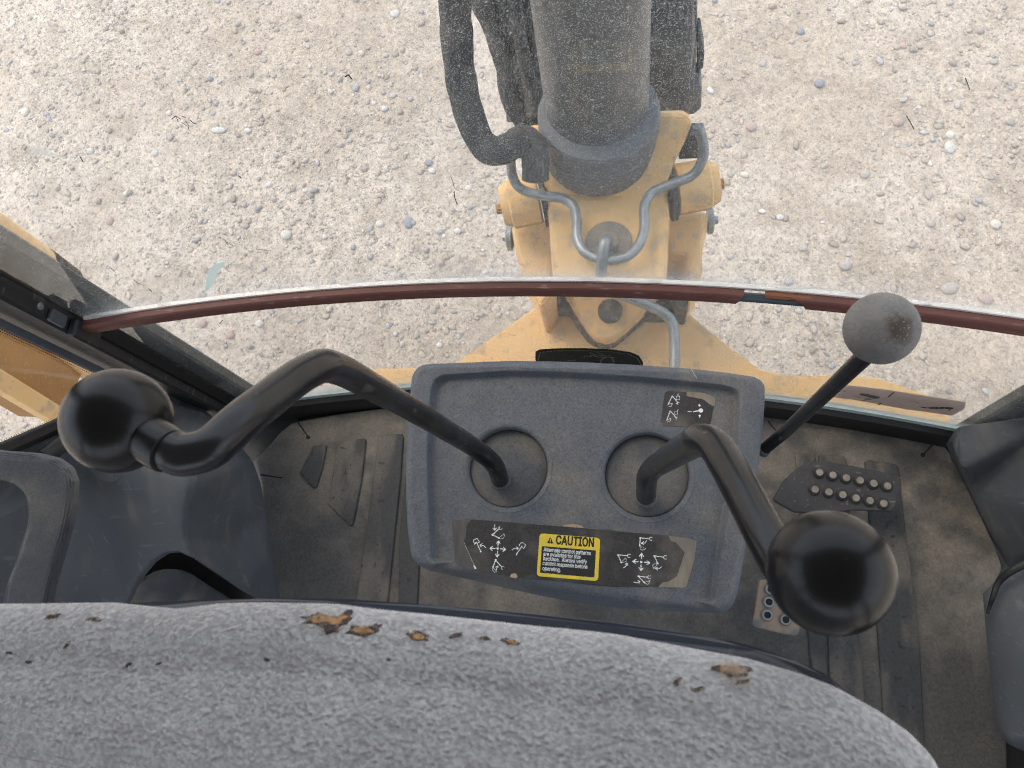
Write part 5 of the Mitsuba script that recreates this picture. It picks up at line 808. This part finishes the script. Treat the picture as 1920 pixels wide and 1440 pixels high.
def text(s, a, b, cap, h, m, name, parent, bold=0):
    a, b = np.array(a), np.array(b); t = meshkit.text_mesh(s, 1.0, .001, bold=True); L = t.vertices[:, 0].max()
    d = (b - a); W_ = np.linalg.norm(d); d /= W_; nn = np.array([-d[1], d[0]])
    if bold: t = trimesh.util.concatenate([trimesh.Trimesh(t.vertices + [ox, oy, oz], t.faces, process=False) for ox, oy, oz in ((-bold, 0, 0), (bold, 0, .1), (0, bold, .2), (0, -bold, .3))])
    v = t.vertices; q = a + (v[:, :1] * (W_ / L)) * d + (v[:, 1:2] * cap) * nn
    return put(name, trimesh.Trimesh(con3(q, h + v[:, 2] * .0002), t.faces, process=False), m, smooth=False, parent=parent)
ch = P('caution_head'); text('CAUTION', ch[0], ch[1], .0098, LH + .0019, 'print_black', 'heading', ca, .035)
ct = P('caution_tri'); decal2(ct, LH + .0021, .0002, 'print_black', 'warning_triangle', ca, r=.0002, n=60)
tm = ct.mean(0); strokes2([(.0011, [(tm + [0, .0028]).tolist(), (tm + [0, -.0008]).tolist()]), (.0011, [(tm + [0, -.0016]).tolist(), (tm + [0, -.0026]).tolist()])], [], LH + .0023, 'print_yellow', 'exclamation_mark', ca)
cl = P('caution_lines')
for i, s in enumerate(['Alternate control patterns', 'are available for this', 'backhoe.  Always verify', 'control response before', 'operating.']):
    text(s, cl[2 * i], cl[2 * i + 1], .0044, LH + .0022, 'print_white', 'text_line', ca)
strokes2([(.0005, P('console_scratch').tolist())], [], .0006, 'print_white', 'scratch', con)
decal2(P('dust_clod'), LH + .004, .003, 'clod', 'mud_spot', con, r=.001, n=40)
decal2(P('dust_heap'), LH + .0016, .0006, 'tan_dust', 'mud_spot', con, r=.0005, n=60)

# ------------------------------------------------------------------ levers
def knob(c, r, d, flat_=.0):
    s = trimesh.creation.icosphere(subdivisions=5, radius=r); s.vertices = s.vertices + c; return s
def lever(label, path, r, kc, kr, bend, km='knob', collar=True):
    t = thing('control_lever', label, 'lever'); p = round_path(path, bend)
    p = np.vstack([p, kc + (p[-1] - kc) * .3])
    put('rod', tube(p, r, 32), 'rod', parent=t); put('knob', knob(kc, kr, None), km, smooth=True, parent=t)
    d = (p[-4] - kc); d = (path[-1] - kc) / np.linalg.norm(path[-1] - kc)
    if collar: put('lock_collar', lathe([(kr * .85, .0119), (kr + .006, .0119), (kr + .012, .0114), (kr + .0125, .010)], kc, kc + d, 32), 'knob', parent=t)
    put('base_bush', lathe([(-.004, r * 1.18), (.0015, r * 1.18), (.003, r * 1.02)], path[0], path[0] + (path[1] - path[0]), 28), 'boot', parent=t)
    return t
ll = P('lever_left')
lt = lever('longest cranked black control lever with glossy ball knob on the left', ll, .0107, P('knob_left')[0], .0268, .035)
chip = ll[5]
lever('bent black control lever with the nearest glossy ball knob on the right', P('lever_right'), .0115, P('knob_right')[0], .0290, .03, collar=False)
lever('straight thin black lever with weathered grey ball knob beside the console', P('lever_side'), .0074, P('knob_side')[0], .0272, .02, km='knob_old', collar=False)

# ------------------------------------------------------------------ seat in the foreground
st = thing('operator_seat', 'grey fabric operator seat back with worn foam spots in the foreground', 'seat')
sp_ = resample(soften(P('seat'), .015), 420); cS = sp_[:, :2].mean(0); t_ = np.roll(sp_, -1, 0) - np.roll(sp_, 1, 0); t_ = t_[:, :2] / np.linalg.norm(t_[:, :2], axis=1, keepdims=True); nin = np.c_[-t_[:, 1], t_[:, 0]]
if ((sp_[:, :2] + nin * .01 - cS) ** 2).sum() > ((sp_[:, :2] - cS) ** 2).sum(): nin = -nin
RS, zs = .030, 2.265; lp = []
for z, ins in [(-.42, .01), (-.1, .004)]: lp.append(np.c_[sp_[:, :2] + nin * ins, np.full(420, zs + z)])
for a in np.linspace(0, np.pi / 2, 12): lp.append(np.c_[sp_[:, :2] + nin * RS * (1 - np.cos(a)), np.full(420, zs + .022 * np.sin(a))])
base = sp_[:, :2] + nin * RS
for s in np.linspace(.03, .995, 46): lp.append(np.c_[base + (cS - base) * s, np.full(420, zs + .022 + .012 * (1 - (1 - s) ** 2))])
sv = np.vstack(lp); dc_ = np.clip(np.linalg.norm((sv[:, :2] - cS) / [1, .35], axis=1) / .16, 0, 1)[:, None] ** 2; sv = sv + (meshkit.fbm(sv * 28, 3, 4)[:, None] - .5) * .0035 * dc_ * [0, .4, 1]; n = 420
k1, k2 = np.meshgrid(np.arange(len(lp) - 1), np.arange(n), indexing='ij'); A = (k1 * n + k2).ravel(); B_ = (k1 * n + (k2 + 1) % n).ravel()
sf = np.vstack([np.c_[A, B_, B_ + n], np.c_[A, B_ + n, A + n]])
sm = trimesh.Trimesh(sv, sf, process=False)
if sm.face_normals[-n * 4:, 2].mean() < 0: sm.invert()
cu = put('cushion', sm, 'fabric', smooth=True, parent=st)
put('shell', plate3(P('shell'), .30, .012, .02, 260), 'shell', smooth=40, parent=st, label='dark blue grey plastic rim behind the cushion')
# fuzz on the cushion
pts, fi = trimesh.sample.sample_surface(sm, 26000, seed=3); nr_ = sm.face_normals[fi]; keep = (pts[:, 2] > zs - .03)
pts, nr_ = pts[keep], nr_[keep]; L = rng.uniform(.0006, .0026, len(pts))[:, None]; dd = nr_ + rng.normal(0, .8, nr_.shape); dd /= np.linalg.norm(dd, axis=1, keepdims=True)
sd = np.cross(dd, rng.normal(0, 1, dd.shape)); sd /= np.linalg.norm(sd, axis=1, keepdims=True)
hv = np.stack([pts - sd * .00005, pts + sd * .00005, pts + dd * L], 1).reshape(-1, 3)
put('fuzz', (hv, np.arange(len(hv)).reshape(-1, 3)), 'fuzz', smooth=False, parent=cu, kind='stuff')
FR = P('seat_frays')
szs = [.009, .0075, .008, .0055, .007, .005, .0055, .0035, .0045, .003, .008, .004, .003, .004, .004, .002, .0018, .002, .002, .0018, .0018, .0025, .0014]
tree_pts, _, tri_id = trimesh.proximity.closest_point(trimesh.Trimesh(sv, sf, process=False), FR)
for i, (c, r) in enumerate(zip(tree_pts, szs)):
    nn = sm.face_normals[tri_id[i]]; nn = nn if nn[2] > 0 else -nn
    a = np.linspace(0, 2 * np.pi, 15)[:-1]; el = rng.uniform(.25, .5); ro_ = rng.uniform(-.3, .9)
    def blob(k, off):
        rr = r * k * (1 + .35 * rng.uniform(-1, 1, 14)); x, y = rr * np.cos(a), rr * el * np.sin(a); X, Y = x * math.cos(ro_) - y * math.sin(ro_), x * math.sin(ro_) + y * math.cos(ro_)
        ux = np.array([1., 0, 0]); ux = ux - nn * (ux @ nn); ux /= np.linalg.norm(ux); uy = np.cross(nn, ux)
        ring = c + X[:, None] * ux + Y[:, None] * uy + nn * off; top = c + nn * (off + .0002)
        v = np.vstack([ring - nn * .003, ring, top]); f = [[j, (j + 1) % 14, 14 + (j + 1) % 14] for j in range(14)] + [[j, 14 + (j + 1) % 14, 14 + j] for j in range(14)] + [[14 + j, 14 + (j + 1) % 14, 28] for j in range(14)]
        return trimesh.Trimesh(v, f, process=False)
    if i in (0, 1, 2, 3, 4, 6, 8, 10):
        ws = put('worn_spot', blob(1.0, .0003), 'char', smooth=50, parent=st)
        put('foam', blob(.60, .0006), 'foam', smooth=50, parent=ws)
    else: put('worn_spot', blob(1.0, .0003), 'char', smooth=50, parent=st)
hp, hl = [], []
for i, (c, m) in enumerate(zip(tree_pts, [60, 60, 60, 30, 50, 20, 40, 20, 30, 20, 260, 40, 10, 30, 30, 10, 0, 0, 0, 0, 0, 20, 0])):
    r = szs[i] * (.8 if i != 10 else .7)
    for _ in range(m):
        a = rng.uniform(0, 6.28); k = rng.uniform(.7, 1.25) if i != 10 else rng.uniform(0, 1); hp.append(c + [r * k * math.cos(a), .5 * r * k * math.sin(a), .0004]); hl.append(rng.uniform(.002, .005) if i != 10 else rng.uniform(.005, .011))
hp = np.array(hp); hl = np.array(hl)[:, None]; dd = np.array([0, .1, .9]) + rng.normal(0, .6, hp.shape); dd /= np.linalg.norm(dd, axis=1, keepdims=True); sd = np.cross(dd, rng.normal(0, 1, dd.shape)); sd /= np.linalg.norm(sd, axis=1, keepdims=True)
put('frayed_fibre', (np.stack([hp - sd * .00014, hp + sd * .00014, hp + dd * hl], 1).reshape(-1, 3), np.arange(3 * len(hp)).reshape(-1, 3)), 'fray', smooth=False, parent=st, kind='stuff', label='frayed grey fibres around the torn spots')
# armrest loop
ao, ai = P('arm_outer'), P('arm_inner'); cA, xA, yA, zA = frame_of(ao)
a2 = lambda p: np.c_[(p - cA) @ xA, (p - cA) @ yA]
loop = Polygon(soften(a2(ao), .008)).difference(Polygon(soften(a2(ai), .006)))
loop = loop if loop.geom_type == 'Polygon' else max(loop.geoms, key=lambda q: q.area)
le = np.array(shapely.geometry.polygon.orient(loop).exterior.coords)[:-1]
put('armrest', plate2(le, lambda w, h: cA + w[:, :1] * xA + w[:, 1:2] * yA + h * zA, .012, .006, .002, 320, 5), 'armrest', smooth=False, parent=st, label='grey plastic armrest loop at the left edge')
